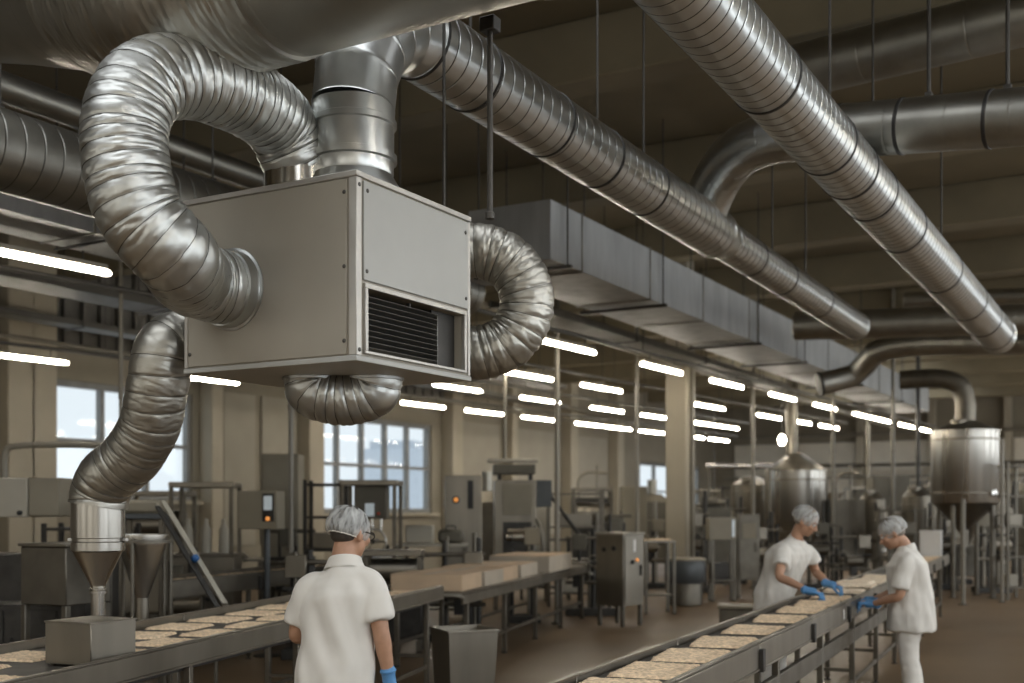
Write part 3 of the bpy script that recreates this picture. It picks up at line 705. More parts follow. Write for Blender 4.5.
tray('cable tray behind the rectangular duct above the middle lights', 600, 335, 17.5, .5, .1, 13.0, 25.0)
for lab, px, py, d, r in (('pale pipe running level above the windows', 60, 322, 20.6, .07), ('thin pipe just above the window heads', 60, 344, 20.8, .04), ('pipe run high behind the middle lights', 640, 352, 20.5, .06)):
    p = at(px, py, d); t = thing('pipe_run', lab, 'pipe', (p.x, p.y, p.z)); MB().cyl((p.x, 5, p.z), (p.x, 40, p.z), r, n=14).build('pipe', M_pipe, t, True)
    for y in (8, 15, 22, 29, 36): MB().cyl((p.x, y, p.z + r), (p.x, y, ceil_z(y)), .009, n=6).build('hanger', M_rod, t, True)

# ------------------------------------------------------------------ hanger rods
def hanger(p, top, r, label, strap=True, rr=.009):
    t = thing('hanger_rod', label, 'hanger rod', p, 0, 'duct hanger rods')
    MB().cyl(Vector((p.x, p.y, p.z + r)), Vector((p.x, p.y, top)), rr, n=8).build('rod', M_rod, t, True)
    m = MB(); m.b2((p.x - .025, p.y - .025, p.z + r - .003), (p.x + .025, p.y + .025, p.z + r + .03)); m.build('bracket', M_rod, t, True)
    return t
for i, q in enumerate(SA[::-1][2:8:2]):
    p = PA(q + .1); y = p.y; hanger(p, ceil_z(y), DAR + .004, 'thin hanger rod of the bright elbow-ended duct, %s from the camera end' % nth(i))
for i, y in enumerate((PB.p[0].y + .55, PB.p[0].y + 2.2, PB.p[0].y + 3.0, PB.p[0].y + 6.2, PB.p[0].y + 7.4)):
    hanger(PB(y - PB.p[0].y), ceil_z(y), DBR + .004, 'thin hanger rod of the long capped spiral duct, %s from the ventilation unit' % nth(i))
for i, k in enumerate((.35, .62)):
    p = a_.lerp(b_, k); hanger(p, ceil_z(p.y), .195, 'hanger rod of the dark branch duct, %s from its elbow' % nth(i), rr=.014)
for i, y in enumerate((5.3, 7.4, 10.2)):
    hanger(Vector((X1, y, Z1)), ceil_z(y), .29, 'hanger rod of the thick dark side duct, %s from the camera end' % nth(i))
for i, y in enumerate((5.5, 9.5)):
    hanger(Vector((L2.x, y, L2.z)), ceil_z(y), .125, 'hanger rod of the thin high side duct, %s from the camera end' % nth(i))
# the stout rod from the wide duct to the ringed hose
pr0 = at(490, 215, 5.2); zt_ = 4.02 - .38
t = thing('support_rod', 'stout steel rod hanging from the wide duct beside the louvred side of the unit', 'rod', pr0)
pr0 = Vector((at(490, 120, 4.72).x, at(490, 120, 4.72).y, at(490, 215, 4.72).z))
t.location = pr0
ztop = at(490, 30, 4.72).z
MB().cyl(pr0, (pr0.x, pr0.y, ztop), .012, n=12).build('rod', M_rod, t, True)
MB().b2((pr0.x - .035, pr0.y - .03, ztop - .01), (pr0.x + .035, pr0.y + .03, ztop + .05)).build('top_bracket', M_band, t, True)
MB().lathe(pr0 - UP * .02, [(.008, 0), (.02, .004), (.02, .03), (.012, .034)], 12).build('bottom_nut', M_rod, t, True)
# ------------------------------------------------------------------ conveyors
BZ = .90                                             # belt height
def yaw_of(v): return math.atan2(-v.x, v.y)          # local +y points along v
def conveyor(label, p0, p1, w, zt, side_m, leg_step, seg=None, brace=True, lift=.035, skirt=.15, leg0=.4):
    v = (p1 - p0); v.z = 0; L = v.length; rz = yaw_of(v)
    t = thing('conveyor', label, 'conveyor', (p0.x, p0.y, 0), rz)
    h = w / 2
    m = MB(); m.b2((-h + .012, .03, zt - .035), (h - .012, L - .03, zt), .008); m.build('belt', M_belt, t)
    m = MB(); m.b2((-h + .02, .02, zt - .11), (h - .02, L - .02, zt - .04)); m.build('belt_bed', M_iron, t)
    seg = seg or L
    for sx in (-1, 1):
        y = 0; k = 0
        while y < L - .05:
            y1 = min(L, y + seg); m = MB(); x = sx * (h + .012)
            m.b2((x - .012, y + .006, zt - skirt), (x + .012, y1 - .006, zt + lift), .003)
            m.b2((x - (.0 if sx < 0 else .03), y + .006, zt + lift), (x + (.03 if sx < 0 else .0), y1 - .006, zt + lift + .012), .003)
            m.b2((x - .018, y + .006, zt - skirt - .012), (x + .018, y1 - .006, zt - skirt), .003)
            m.build('side_panel', side_m, t)
            if y1 < L - .1: MB().b2((x - .018, y1 - .03, zt - skirt - .02), (x + .02 * sx + .018, y1 + .03, zt + lift - .03), .003).build('joint_plate', M_iron, t)
            y = y1
    for y in (.04, L - .04): MB().cyl((-h + .01, y, zt - .05), (h - .01, y, zt - .05), .045, n=20).build('end_roller', M_steel, t)
    y = leg0; ys = []
    while y < L - .1: ys.append(y); y += leg_step
    for y in ys:
        for sx in (-1, 1):
            o = MB().b2((sx * h - .022, y - .022, .03), (sx * h + .022, y + .022, zt - skirt - .01), .004).build('leg', M_steel_dk, t)
            MB().lathe((sx * h, y, 0), [(.035, 0), (.035, .008), (.014, .014), (.012, .034)], 12).build('foot', M_iron, o)
        if brace: MB().b2((-h, y - .014, .30), (h, y + .014, .33), .003).build('cross_bar', M_steel_dk, t)
    if len(ys) > 1:
        for sx in (-1, 1): MB().b2((sx * h - .014, ys[0], .2), (sx * h + .014, ys[-1], .235), .003).build('long_bar', M_steel_dk, t)
    t['zt'] = zt
    return t, L
def loc(t, x, y, z=0):
    return Matrix.Rotation(t.rotation_euler.z, 3, 'Z') @ Vector((x, y, z)) + t.location
# slabs of baked goods: thick rounded cakes with a rough top
def slab_mesh(name, w, l, h, m, seed, nx=34, ny=44):
    mb = MB(); R = []; off = Vector((seed * 5.3, seed, 0))
    for i in range(nx + 1):
        row = []
        for j in range(ny + 1):
            u, v = 2 * i / nx - 1, 2 * j / ny - 1
            e = 1 - max(abs(u), abs(v)) ** 14
            p = Vector((u * w / 2, v * l / 2, 0))
            edge = .012 * noise.noise(off + p * 16) + .006 * noise.noise(off + p * 45)
            k = 1 + (edge / (w / 2)) * max(abs(u), abs(v)) ** 3
            z = h * (.80 + .10 * noise.noise(off + p * 9)) * min(1, e * 1.6 + .0) + .004 * noise.noise(off + p * 46) + .003 * noise.noise(off + p * 90)
            if i in (0, nx) or j in (0, ny): z = .002
            row.append(Vector((p.x * k, p.y * k, max(z, .002))))
        R.append(row)
    base = 0
    for row in R: mb.v.extend(row)
    for i in range(nx):
        for j in range(ny):
            a = i * (ny + 1) + j; mb.f.append([a, a + ny + 1, a + ny + 2, a + 1])
    rim = [i * (ny + 1) for i in range(nx + 1)] + [nx * (ny + 1) + j for j in range(1, ny + 1)] + [i * (ny + 1) + ny for i in range(nx - 1, -1, -1)] + [j for j in range(ny - 1, 0, -1)]
    mb.f.append(rim)
    me = mb.mesh(name); me.materials.append(m); finish(me, 60); return me
SL = [slab_mesh('oat_slab', .44, .64, .022, M_bread, k) for k in (1, 2, 3)]
SC = [slab_mesh('crumb_slab', .44, .40, .032, M_crumb, k) for k in (4, 5)]
def put_slab(t, mesh, x, y, label, group, name='oat_slab', rz=0, z=None, sc=(1, 1, 1)):
    o = bpy.data.objects.new(name, mesh); C.objects.link(o); zt = t['zt'] if z is None else z
    o.location = loc(t, x, y, zt + .0005); o.rotation_euler = (0, 0, t.rotation_euler.z + rz); o.scale = sc
    return tag(o, label, 'baked slab', group)

# conveyor with the two workers
aL, aR = atz(572, 683, BZ), atz(690, 683, BZ)
v = (atz(875, 572, BZ) - aL).normalized(); side = Vector((v.y, -v.x, 0))
wR = (aR - aL).dot(side) - .03
c0 = aL + side * (wR / 2 + .01) - v * 1.6
c1 = c0 + v * 17.8
cvR, LR = conveyor('long steel conveyor of baked slabs between the two facing workers', c0, c1, wR, BZ, M_steel, 1.55, seg=1.63, lift=.03, skirt=.11, leg0=.7)
# lower beam of that conveyor
MB().b2((wR / 2 - .02, .3, BZ - .34), (wR / 2 + .02, 9.2, BZ - .22), .004).build('lower_beam', M_steel_dk, cvR)
MB().b2((wR / 2 + .026, 6.26, BZ - .09), (wR / 2 + .029, 6.31, BZ - .01), .001).build('white_tag', M_white, cvR)
def yr(py):                      # distance along the worker conveyor of the belt centre seen at height py
    d_ = .8 * FPX / (py - 510); k = (d_ - (c0 - CAM).dot(FW)) / v.dot(FW); return k
for i, py in enumerate((690, 672, 657, 643.5, 631, 620, 611, 604.5, 599)):
    put_slab(cvR, SL[i % 3], 0, yr(py), 'golden oat slab on the worker conveyor, %s from the camera' % nth(i), 'oat slabs on the worker conveyor', sc=((wR - .11) / .44, .80, 1.0), rz=.10 + [.02, -.03, .01, .04, -.02][i % 5])
for i in range(7):
    y = yr(592.5) + i * .44
    put_slab(cvR, SC[i % 2], [-.02, .03][i % 2], y, 'pale crumb slab past the blue gloves on the conveyor, %s along' % nth(i), 'pale slabs past the gloves', name='crumb_slab', rz=[.05, -.08, .1][i % 3], sc=((wR - .09) / .44, .95, 1.2))
for i in range(2):
    put_slab(cvR, SC[i % 2], [.03, -.03][i], yr(592.5) + .3 + i * .5, 'pale crumb slab piled on top of other slabs, %s of two' % nth(i), 'pale slabs in the upper layer', name='crumb_slab', rz=.2 - .3 * i, z=BZ + .042, sc=(.75, .8, 1))
ye = LR - 1.5
for i in range(3): put_slab(cvR, SL[i], 0, LR - .9 - i * .75, 'golden slab at the far conveyor end beside the white crate, %s from the end' % nth(i), 'slabs at the far conveyor end', sc=((wR - .05) / .44, 1, 1))
# white crate at the far end
def crate(name, label, cat, p, rz, d, m, lid=None, z=0):
    t = thing(name, label, cat, (p[0], p[1], z), rz); a, b, h = d
    mm = MB(); mm.b2((-a / 2, -b / 2, 0), (a / 2, b / 2, .012)); th = .012
    mm.b2((-a / 2, -b / 2, 0), (-a / 2 + th, b / 2, h)); mm.b2((a / 2 - th, -b / 2, 0), (a / 2, b / 2, h)); mm.b2((-a / 2, -b / 2, 0), (a / 2, -b / 2 + th, h)); mm.b2((-a / 2, b / 2 - th, 0), (a / 2, b / 2, h))
    mm.build('crate_body', m, t)
    if lid: MB().b2((-a / 2 - .012, -b / 2 - .012, h + .001), (a / 2 + .012, b / 2 + .012, h + .028), .006).build('lid', lid, t)
    return t
pc = at(936, 555, 15.4)
yc = (pc - c0).dot(v)
crate('white_crate', 'white upright crate standing at the far end of the worker conveyor', 'crate', loc(cvR, -.02, LR - .28), cvR.rotation_euler.z, (.34, .30, .42), M_white, M_white, BZ + .001)

# conveyor under the steel hopper box
bL = atz(0, 655, BZ); a13 = math.radians(13.2)
v2 = (FW * math.cos(a13) + RT * math.sin(a13)).normalized(); s2 = Vector((v2.y, -v2.x, 0)); wL = .92
q0 = bL + s2 * (wL / 2) - v2 * 1.6; q0.z = 0
L2_ = 7.0
cvL, LL = conveyor('steel conveyor carrying oat slabs under the hopper box', q0, q0 + v2 * L2_, wL, BZ, M_steel, 1.5, seg=3.6, lift=.045, skirt=.07, leg0=.5)
hb = HOP; hby = (Vector((hb.x, hb.y, 0)) - q0).dot(v2); hbx = (Vector((hb.x, hb.y, 0)) - q0).dot(s2)
n_ = 0
for r_i in range(12):
    y = .45 + r_i * .54
    for cx in (-.22, .20):
        yy = y + (.22 if cx > 0 else 0)
        if abs(yy - hby) < .37 and abs(cx - hbx) < .45: continue
        put_slab(cvL, SL[n_ % 3], cx + [-.015, .02, 0][n_ % 3], yy, 'oat slab in the %s lane of the hopper conveyor, %s from its camera end' % ('outer' if cx < 0 else 'inner', nth(r_i)), 'oat slabs on the hopper conveyor', rz=[.10, -.08, .14, -.05, .03][n_ % 5], sc=(.76, .54, .9)); n_ += 1
# the hopper box on the belt
t = thing('steel_box', 'plain square steel box on the conveyor under the hopper pipe', 'box', (at(91, 510, 5.99).x, at(91, 510, 5.99).y, BZ + .002), TH + math.radians(65))
bw, bh = .315, .215
MB().b2((-bw / 2, -bw / 2, 0), (bw / 2, bw / 2, bh), .004).build('box_body', M_steel, t)
MB().b2((-bw / 2 - .004, -bw / 2 - .004, bh - .004), (bw / 2 + .004, bw / 2 + .004, bh + .004), .003).build('box_lid', M_steel, t)
t.location.z = BZ + .012
for sx in (-1, 1):
    for sy in (-1, 1): MB().b2((sx * (bw / 2 - .03) - .012, sy * (bw / 2 - .03) - .012, -.0105), (sx * (bw / 2 - .03) + .012, sy * (bw / 2 - .03) + .012, .001)).build('support_foot', M_steel_dk, t)

# ------------------------------------------------------------------ table of cartons past the left worker
k0 = at(462, 510, 12.0); k1 = at(586, 510, 18.2); k0.z = k1.z = 0
v3 = (k1 - k0).normalized(); L3 = (k1 - k0).length; s3 = Vector((v3.y, -v3.x, 0)); w3 = .85
tb = thing('packing_table', 'long steel packing table holding tan cartons', 'table', k0 - s3 * w3 / 2, yaw_of(v3)); TZ = .84; tb['zt'] = TZ
MB().b2((-w3 / 2, 0, TZ - .03), (w3 / 2, L3, TZ), .006).build('table_top', M_steel, tb)
for sx in (-1, 1): MB().b2((sx * w3 / 2 - .012, 0, TZ - .13), (sx * w3 / 2 + .012, L3, TZ - .031), .003).build('apron', M_steel, tb)
y = .25
while y < L3:
    for sx in (-1, 1):
        o = MB().b2((sx * (w3 / 2 - .03) - .025, y - .025, .02), (sx * (w3 / 2 - .03) + .025, y + .025, TZ - .031), .004).build('leg', M_steel_dk, tb)
        MB().lathe((sx * (w3 / 2 - .03), y, 0), [(.04, 0), (.04, .01), (.02, .022)], 12).build('foot', M_iron, o)
    y += 1.5
for sx in (-1, 1): MB().b2((sx * (w3 / 2 - .03) - .015, .25, .24), (sx * (w3 / 2 - .03) + .015, L3 - .3, .28), .003).build('long_bar', M_steel_dk, tb)
MB().tube([(-w3 / 2 - .05, -.02, TZ - .05), (-w3 / 2 - .05, -.12, TZ - .03), (0, -.14, TZ - .03), (w3 / 2, -.12, TZ - .03), (w3 / 2 + .02, -.02, TZ - .06)], .022, 10).build('end_rail', M_pipe, tb)
def carton(p, rz, d, label, m, z, flap=True):
    t = thing('carton', label, 'carton', (p.x, p.y, z), rz, 'cartons on the packing table'); a, b, h = d
    MB().b2((-a / 2, -b / 2, 0), (a / 2, b / 2, h - .006), .004).build('carton_body', m, t)
    for sx in (-1, 1): MB().b2((-a / 2 if sx < 0 else .002, -b / 2, h - .005), (-.002 if sx < 0 else a / 2, b / 2, h), .001).build('top_flap', M_card, t)
    if flap: MB().b2((-.03, -b / 2 - .0012, h - .0002), (.03, b / 2 + .0012, h + .0012), .0005).build('tape', M_card_pale, t)
    return t
for i, (y, b, a, h, m, lab) in enumerate(((.50, .78, .80, .175, M_card, 'broad tan carton at the near end of the packing table'), (1.35, .72, .76, .17, M_card_pale, 'pale-sided carton second along the packing table'), (2.15, .74, .78, .175, M_card, 'tan carton third along the packing table'), (3.05, .86, .74, .17, M_card_pale, 'tan carton fourth along, just before the large pale carton'), (4.55, 1.5, .85, .23, M_card_pale, 'large pale carton farthest along the packing table'))):
    carton(loc(tb, [-.02, .01, -.03, 0, .02][i], y), tb.rotation_euler.z + [.03, -.02, .02, 0, .01][i], (a, b, h), lab, m, TZ + .001)
# blue glove box
p = loc(tb, -.2, L3 - 1.2)
t = thing('blue_crate', 'small blue bin at the far end of the packing table', 'bin', (p.x, p.y, TZ + .001), tb.rotation_euler.z + .2)
MB().b2((-.2, -.13, 0), (.2, .13, .14), .01).build('bin_body', M_bluebox, t)
for k in range(4): MB().ell((-.13 + k * .09, .02 * (-1) ** k, .15), (.06, .07, .05), n=12, m=8).build('crumpled_glove', M_blue, t)

# ------------------------------------------------------------------ steel waste bin
p = at(464, 510, 9.1)
t = thing('waste_bin', 'open square steel bin standing on the floor in front of the packing table', 'bin', (p.x, p.y, 0), TH + math.radians(24))
H_, a, b = .76, .17, .205; m = MB()
def ringsq(r, z): return [Vector((x * r, y * r, z)) for x, y in ((-1, -1), (1, -1), (1, 1), (-1, 1))]
m.rings([ringsq(a, 0), ringsq(b, H_), ringsq(b - .012, H_), ringsq(a - .012, .012)]); m.build('bin_body', M_steel, t, smooth=20)
for s_ in ((1, 0), (-1, 0), (0, 1), (0, -1)):
    q = Vector((s_[0] * (b + .004), s_[1] * (b + .004), H_)); dd = (.016, 2 * b + .03, .02) if s_[0] else (2 * b + .03, .016, .02)
    MB().box(q, dd, .004).build('rolled_rim', M_steel, t)

# ------------------------------------------------------------------ control cabinet on legs
p = ground(620, 17.0)
t = thing('control_cabinet', 'steel control cabinet on legs with buttons, standing before the column', 'cabinet', p, TH - math.radians(43))
w_, d_, z0, z1 = .50, .50, .30, 1.34
MB().b2((-w_ / 2, -d_ / 2, z0), (w_ / 2, d_ / 2, z1), .008).build('cabinet_body', M_steel, t)
MB().b2((-w_ / 2 - .02, -d_ / 2 - .02, z1 + .001), (w_ / 2 + .02, d_ / 2 + .02, z1 + .03), .006).build('cabinet_top', M_cream, t)
dr = MB().b2((w_ / 2 + .001, -d_ / 2 + .03, z0 + .04), (w_ / 2 + .016, d_ / 2 - .03, z1 - .04), .004).build('door', M_steel, t)
MB().b2((w_ / 2 + .017, -.03, z1 - .25), (w_ / 2 + .02, .03, z1 - .07), .002).build('label_plate', M_white, dr)
MB().lathe((w_ / 2 + .017, -.05, z1 - .40), [(.03, 0), (.03, .02), (.02, .03)], 16, (1, 0, 0)).build('knob', M_black, dr)
MB().lathe((w_ / 2 + .017, .06, z1 - .37), [(.025, 0), (.025, .015), (.015, .02)], 16, (1, 0, 0)).build('indicator', M_orange, dr)
MB().b2((w_ / 2 + .017, .14, z1 - .6), (w_ / 2 + .04, .16, z1 - .45), .004).build('handle', M_iron, dr)
for k in (-.1, .08): MB().lathe((k, -d_ / 2 - .001, z1 - .12 - abs(k)), [(.035, 0), (.035, .012), (.02, .016)], 14, (0, -1, 0)).build('cable_gland', M_black, t)
for sx in (-1, 1):
    for sy in (-1, 1): MB().b2((sx * .21 - .025, sy * .21 - .025, 0), (sx * .21 + .025, sy * .21 + .025, z0 - .001)).build('leg', M_steel_dk, t)
# drum by the column
p = ground(685, 20.6)
t = thing('drum', 'dark-topped steel drum standing at the foot of the pale column', 'drum', p)
MB().lathe((0, 0, 0), [(.29, 0), (.31, .02), (.31, .38), (.30, .40)], 32).build('drum_base', M_steel_dk, t)
MB().lathe((0, 0, .401), [(.34, 0), (.36, .03), (.365, .38), (.35, .40)], 32).build('drum_band', M_bluegrey, t)
MB().lathe((0, 0, .802), [(.37, 0), (.37, .03), (.33, .045), (.02, .05)], 32).build('drum_lid', M_beige, t)
# low box behind the worker conveyor
p = ground(741, 14.1)
t = thing('low_bin', 'low steel bin with a pale lid on the floor behind the worker conveyor', 'bin', p, TH - .2)
MB().b2((-.26, -.22, 0), (.26, .22, .50), .01).build('bin_body', M_steel_dk, t)
MB().b2((-.28, -.24, .501), (.28, .24, .54), .01).build('lid', M_beige, t)
# ------------------------------------------------------------------ people
def fuse(mb, name, vox, it=3, shape=None):
    me = mb.mesh('raw'); o = bpy.data.objects.new('raw', me); C.objects.link(o)
    md = o.modifiers.new('r', 'REMESH'); md.mode = 'VOXEL'; md.voxel_size = vox; md.use_smooth_shade = True
    if it: sm = o.modifiers.new('s', 'SMOOTH'); sm.iterations = it; sm.factor = .5
    dg = bpy.context.evaluated_depsgraph_get(); dg.update()
    out = bpy.data.meshes.new_from_object(o.evaluated_get(dg)); out.name = name
    bpy.data.objects.remove(o); bpy.data.meshes.remove(me)
    if shape:
        n = len(out.vertices); no = [v.normal.copy() for v in out.vertices]
        for v, q in zip(out.vertices, no): v.co = v.co + q * shape(v.co, q)
    out.polygons.foreach_set('use_smooth', [True] * len(out.polygons)); out.update(); return out
def link(name, me, m, par):
    me.materials.clear(); me.materials.append(m); o = bpy.data.objects.new(name, me); C.objects.link(o); o.parent = par; return o
def limb(mb, pts, rad, n=18, flat=None, cap=True):
    P = [Vector(p) for p in pts]; sp = smooth_path(P, 8); k = len(P) - 1
    ts = [i / 8 for i in range(len(sp))]; R = []; u = None
    for i, p in enumerate(sp):
        t = (sp[min(i + 1, len(sp) - 1)] - sp[max(i - 1, 0)]).normalized()
        if u is None: u, v, _ = frame_z(t)
        else: u = (u - t * u.dot(t)).normalized()
        v = t.cross(u); r = float(np.interp(ts[i], range(len(rad)), rad))
        R.append((p, u.copy(), v.copy(), r, t))
    rings = []
    def ring(p, u, v, r): return [p + u * math.cos(2 * PI * j / n) * r + v * math.sin(2 * PI * j / n) * r for j in range(n)]
    p, u, v, r, t = R[0]
    if cap:
        for a in (.98, .8, .45): rings.append(ring(p - t * r * a * .8, u, v, r * math.sqrt(1 - a * a)))
    rings += [ring(*q[:4]) for q in R]
    p, u, v, r, t = R[-1]
    if cap:
        for a in (.45, .8, .98): rings.append(ring(p + t * r * a * .8, u, v, r * math.sqrt(1 - a * a)))
    mb.rings(rings)
def torso(mb, secs, n=36):
    """secs: (centre, lateral unit, front unit, half width, half depth, squareness)"""
    R = []
    for c, a, f, w, d, sq in secs:
        ring = []
        for j in range(n):
            th = 2 * PI * j / n; x, y = math.cos(th), math.sin(th)
            e = 2 / sq
            ring.append(c + a * (math.copysign(abs(x) ** e, x) * w) + f * (math.copysign(abs(y) ** e, y) * d))
        R.append(ring)
    mb.rings(R)
def interp(secs, k=5):
    out = []
    for a, b in zip(secs, secs[1:]):
        for i in range(k):
            t = i / k; t2 = t * t * (3 - 2 * t)
            out.append((a[0].lerp(b[0], t), a[1].lerp(b[1], t).normalized(), a[2].lerp(b[2], t).normalized(), a[3] + (b[3] - a[3]) * t2, a[4] + (b[4] - a[4]) * t2, a[5] + (b[5] - a[5]) * t))
    out.append(secs[-1]); return out
def glove(par, o, wrist, d, n, out, curl=.5, label=None, k=1.0):
    """wrist, direction of the fingers, palm normal (the side fingers close to), direction of the thumb side"""
    d = d.normalized(); n = (n - d * n.dot(d)).normalized(); out = d.cross(n) * (1 if d.cross(n).dot(out) > 0 else -1)
    B = Matrix((out, d, n)).transposed(); mb = MB(); W = wrist
    mb.ell(W + d * .055 * k, (.042 * k, .056 * k, .017 * k), B, 18, 12)
    limb(mb, [W - d * .055 * k, W - d * .02 * k, W + d * .03 * k], [.035 * k, .031 * k, .034 * k], 16)
    for i, (x, ln) in enumerate(((.031, .070), (.0105, .079), (-.0105, .073), (-.030, .057))):
        p = W + d * (.096 - abs(x - .004) * .25) * k + out * x * k; q = [p - d * .02 * k]; dr = d + out * x * 2.2
        for s_ in range(3):
            a = curl * (.5 + .55 * s_) * (1 + .1 * i); q.append(q[-1] + (dr * math.cos(a) + n * math.sin(a)).normalized() * ln * k * (.52, .40, .34)[s_])
        limb(mb, q, [.0105 * k, .010 * k, .0095 * k, .008 * k], 10)
    b = W + d * .03 * k + out * .028 * k
    limb(mb, [b, b + (out * .75 + d * .6 + n * .35).normalized() * .034 * k, b + (out * .8 + d * 1.3 + n * .9).normalized() * .066 * k, b + (out * .7 + d * 1.9 + n * 1.2).normalized() * .092 * k], [.016 * k, .0135 * k, .011 * k, .009 * k], 10)
    me = fuse(mb, 'glove', .0045, 2); g = link('glove', me, M_blue, par)
    MB().lathe(W - d * .056 * k, [(.034 * k, 0), (.038 * k, .003), (.038 * k, .010), (.034 * k, .013)], 20, d).build('cuff', M_blue, g)
    return g
def person(label, J, width=1.0, hair=None, glasses=False, face=1, folds=1, seed=0):
    t = thing('person', label, 'person', (0, 0, 0), 0)
    pel, nk, hd = J['pelvis'], J['neck'], J['head']
    sl, sr = J['sl'], J['sr']; hl, hr = J['hl'], J['hr']
    rs = (sr - sl).normalized(); rh = (hr - hl).normalized(); upv = (nk - pel).normalized()
    fs = upv.cross(rs).normalized(); fh = UP.cross(rh).normalized()
    bend = J.get('bend', Vector((0, 0, 0)))
    ch = pel.lerp(nk, .68) + bend; wa = pel.lerp(nk, .3) + bend * .6
    rm = rs.lerp(rh, .5).normalized(); fm = fs.lerp(fh, .5).normalized()
    sw = (sr - sl).length / 2 * width
    dp = J.get('depth', 1.0); pw = J.get('hipw', 1.0) * width
    du = min(dp, 1.18); q3 = 2.8 if dp < 1.2 else 2.2
    def trunk(mb, g, hem=None, top=True):
        S_ = []
        if hem is not None:
            S_.append((pel - UP * hem, rh, fh, .172 * pw + g * 1.0, .124 * dp + g * 1.2, 2.3))
            S_.append((pel - UP * hem * .5, rh, fh, .170 * pw + g, .124 * dp + g, 2.3))
        else: S_ += [(pel - UP * .12, rh, fh, .10, .09, 2.0), (pel - UP * .07, rh, fh, .155 * pw, .115 * dp, 2.2)]
        S_ += [(pel + UP * .02, rh, fh, .165 * pw + g, .120 * dp + g, 2.3), (wa, rm, fm, .152 * pw + g * 1.1, .110 * dp + g * 1.1, 2.3), (ch, rs, fs, sw * 1.04 + g * .5, .118 * (dp + du) / 2 + g, q3),
               (nk - upv * .125, rs, fs, sw * 1.06 + g * .4, .100 * du + g * .8, q3), (nk - upv * .075, rs, fs, sw * .90 + g * .4, .080 * du + g * .6, q3 - .1), (nk - upv * .035, rs, fs, sw * .56 + g * .3, .074 + g * .4, 2.0), (nk - upv * .005, rs, fs, .070 + g * .3, .064 + g * .3, 2.0)]
        torso(mb, interp(S_, 5))
    # ---- the body: one continuous surface
    mb = MB(); trunk(mb, -.016)
    f = J['face'].normalized(); r_ = f.cross(UP).normalized(); u_ = r_.cross(f).normalized(); B = Matrix((r_, f, u_)).transposed()
    hs = J.get('hs', 1.0); hs3 = lambda *a: tuple(q * hs for q in a)
    h = lambda x, y, z: hd + (r_ * x + f * y + u_ * z) * hs
    limb(mb, [nk - upv * .06, nk.lerp(h(0, -.02, -.07), .5) - f * .004, h(0, -.015, -.05)], [.066, .056, .055])
    mb.ell(h(0, -.008, .022), hs3(.075, .096, .098), B); mb.ell(h(0, .022, -.045), hs3(.061, .070, .072), B); mb.ell(h(0, .058, -.088), hs3(.030, .030, .024), B)
    limb(mb, [h(0, .088, .015), h(0, .102, -.012), h(0, .114, -.032)], [.009, .011, .014], 10); mb.ell(h(0, .099, -.036), hs3(.019, .014, .010), B)
    mb.ell(h(0, .086, -.062), hs3(.024, .014, .007), B); mb.ell(h(0, .085, -.073), hs3(.021, .013, .007), B)
    for s_ in (-1, 1):
        mb.ell(h(s_ * .030, .084, .022), hs3(.024, .012, .008), B); mb.ell(h(s_ * .042, .068, -.022), hs3(.022, .022, .02), B)
        mb.ell(h(s_ * .077, -.006, -.014), hs3(.009, .019, .032), B, 14, 10); mb.ell(h(s_ * .084, -.014, -.010), hs3(.006, .014, .027), B, 14, 10)
    for s_, S0, E0, W0 in ((-1, sl, J['el'], J['wl']), (1, sr, J['er'], J['wr'])):
        limb(mb, [S0 - rs * s_ * .05 - upv * .03, S0 - upv * .025, S0.lerp(E0, .5), E0, E0.lerp(W0, .3), W0], [.045, .048, .046, .039, .040, .026])
        hd_ = J['hdl'] if s_ < 0 else J['hdr']
        limb(mb, [W0, W0 + hd_.normalized() * .09], [.026, .022])
    for s_, H0, K0, A0 in ((-1, hl, J['kl'], J['al']), (1, hr, J['kr'], J['ar'])):
        limb(mb, [H0 + UP * .02, H0.lerp(K0, .5), K0, K0.lerp(A0, .35), A0], [.085, .075, .055, .052, .036])
        limb(mb, [A0, A0 + fh * .08 - UP * .03, A0 + fh * .15 - UP * .045], [.035, .032, .022])
    link('body', fuse(mb, 'body', .0085, 3), M_skin, t)
    # ---- tunic
    mb = MB(); trunk(mb, .024, J.get('hem', .16))
    for s_, S0, E0 in ((-1, sl, J['el']), (1, sr, J['er'])):
        e = S0.lerp(E0, J.get('sleeve', .72))
        limb(mb, [S0 - rs * s_ * .06 - upv * .025, S0 - upv * .02 - rs * s_ * .008, S0.lerp(e, .5), e], [.060, .066, .071, .078], 22, cap=False)
    off = Vector((seed * 3.7, seed, 0))
    def fold(co, nrm):
        q = Vector((co.dot(rh), co.dot(fh), co.z)); z = (co.z - pel.z)
        k = max(0, min(1, 1.15 - z * 1.4)) * .7 + .3
        d1 = noise.noise(off + Vector((q.x * 13 + q.z * 4.0, q.y * 13, q.z * 2.6))); d2 = noise.noise(off + Vector((q.x * 20 - q.z * 9, q.y * 20, q.z * 11)))
        return folds * (.019 * d1 * k + .004 * d2 + .004)
    sh = link('tunic', fuse(mb, 'tunic', .009, 20, fold), M_cloth, t)
    nb = (h(0, -.03, -.08) - nk).normalized()
    for k_, w_ in ((0, .0),):
        cR = []
        for zz, rr in ((-.045, .098), (-.018, .086), (.004, .078), (.007, .075), (.002, .072), (-.03, .078)):
            cR.append([nk + upv * zz + nb * max(0, zz) * .3 + rs * math.cos(a) * rr + fs * math.sin(a) * (rr * .92) - upv * .018 * math.sin(a) for a in np.linspace(0, 2 * PI, 33)[:-1]])
        MB().rings(cR, caps=(False, False)).build('collar', M_cloth, sh)
    # ---- trousers
    mb = MB()
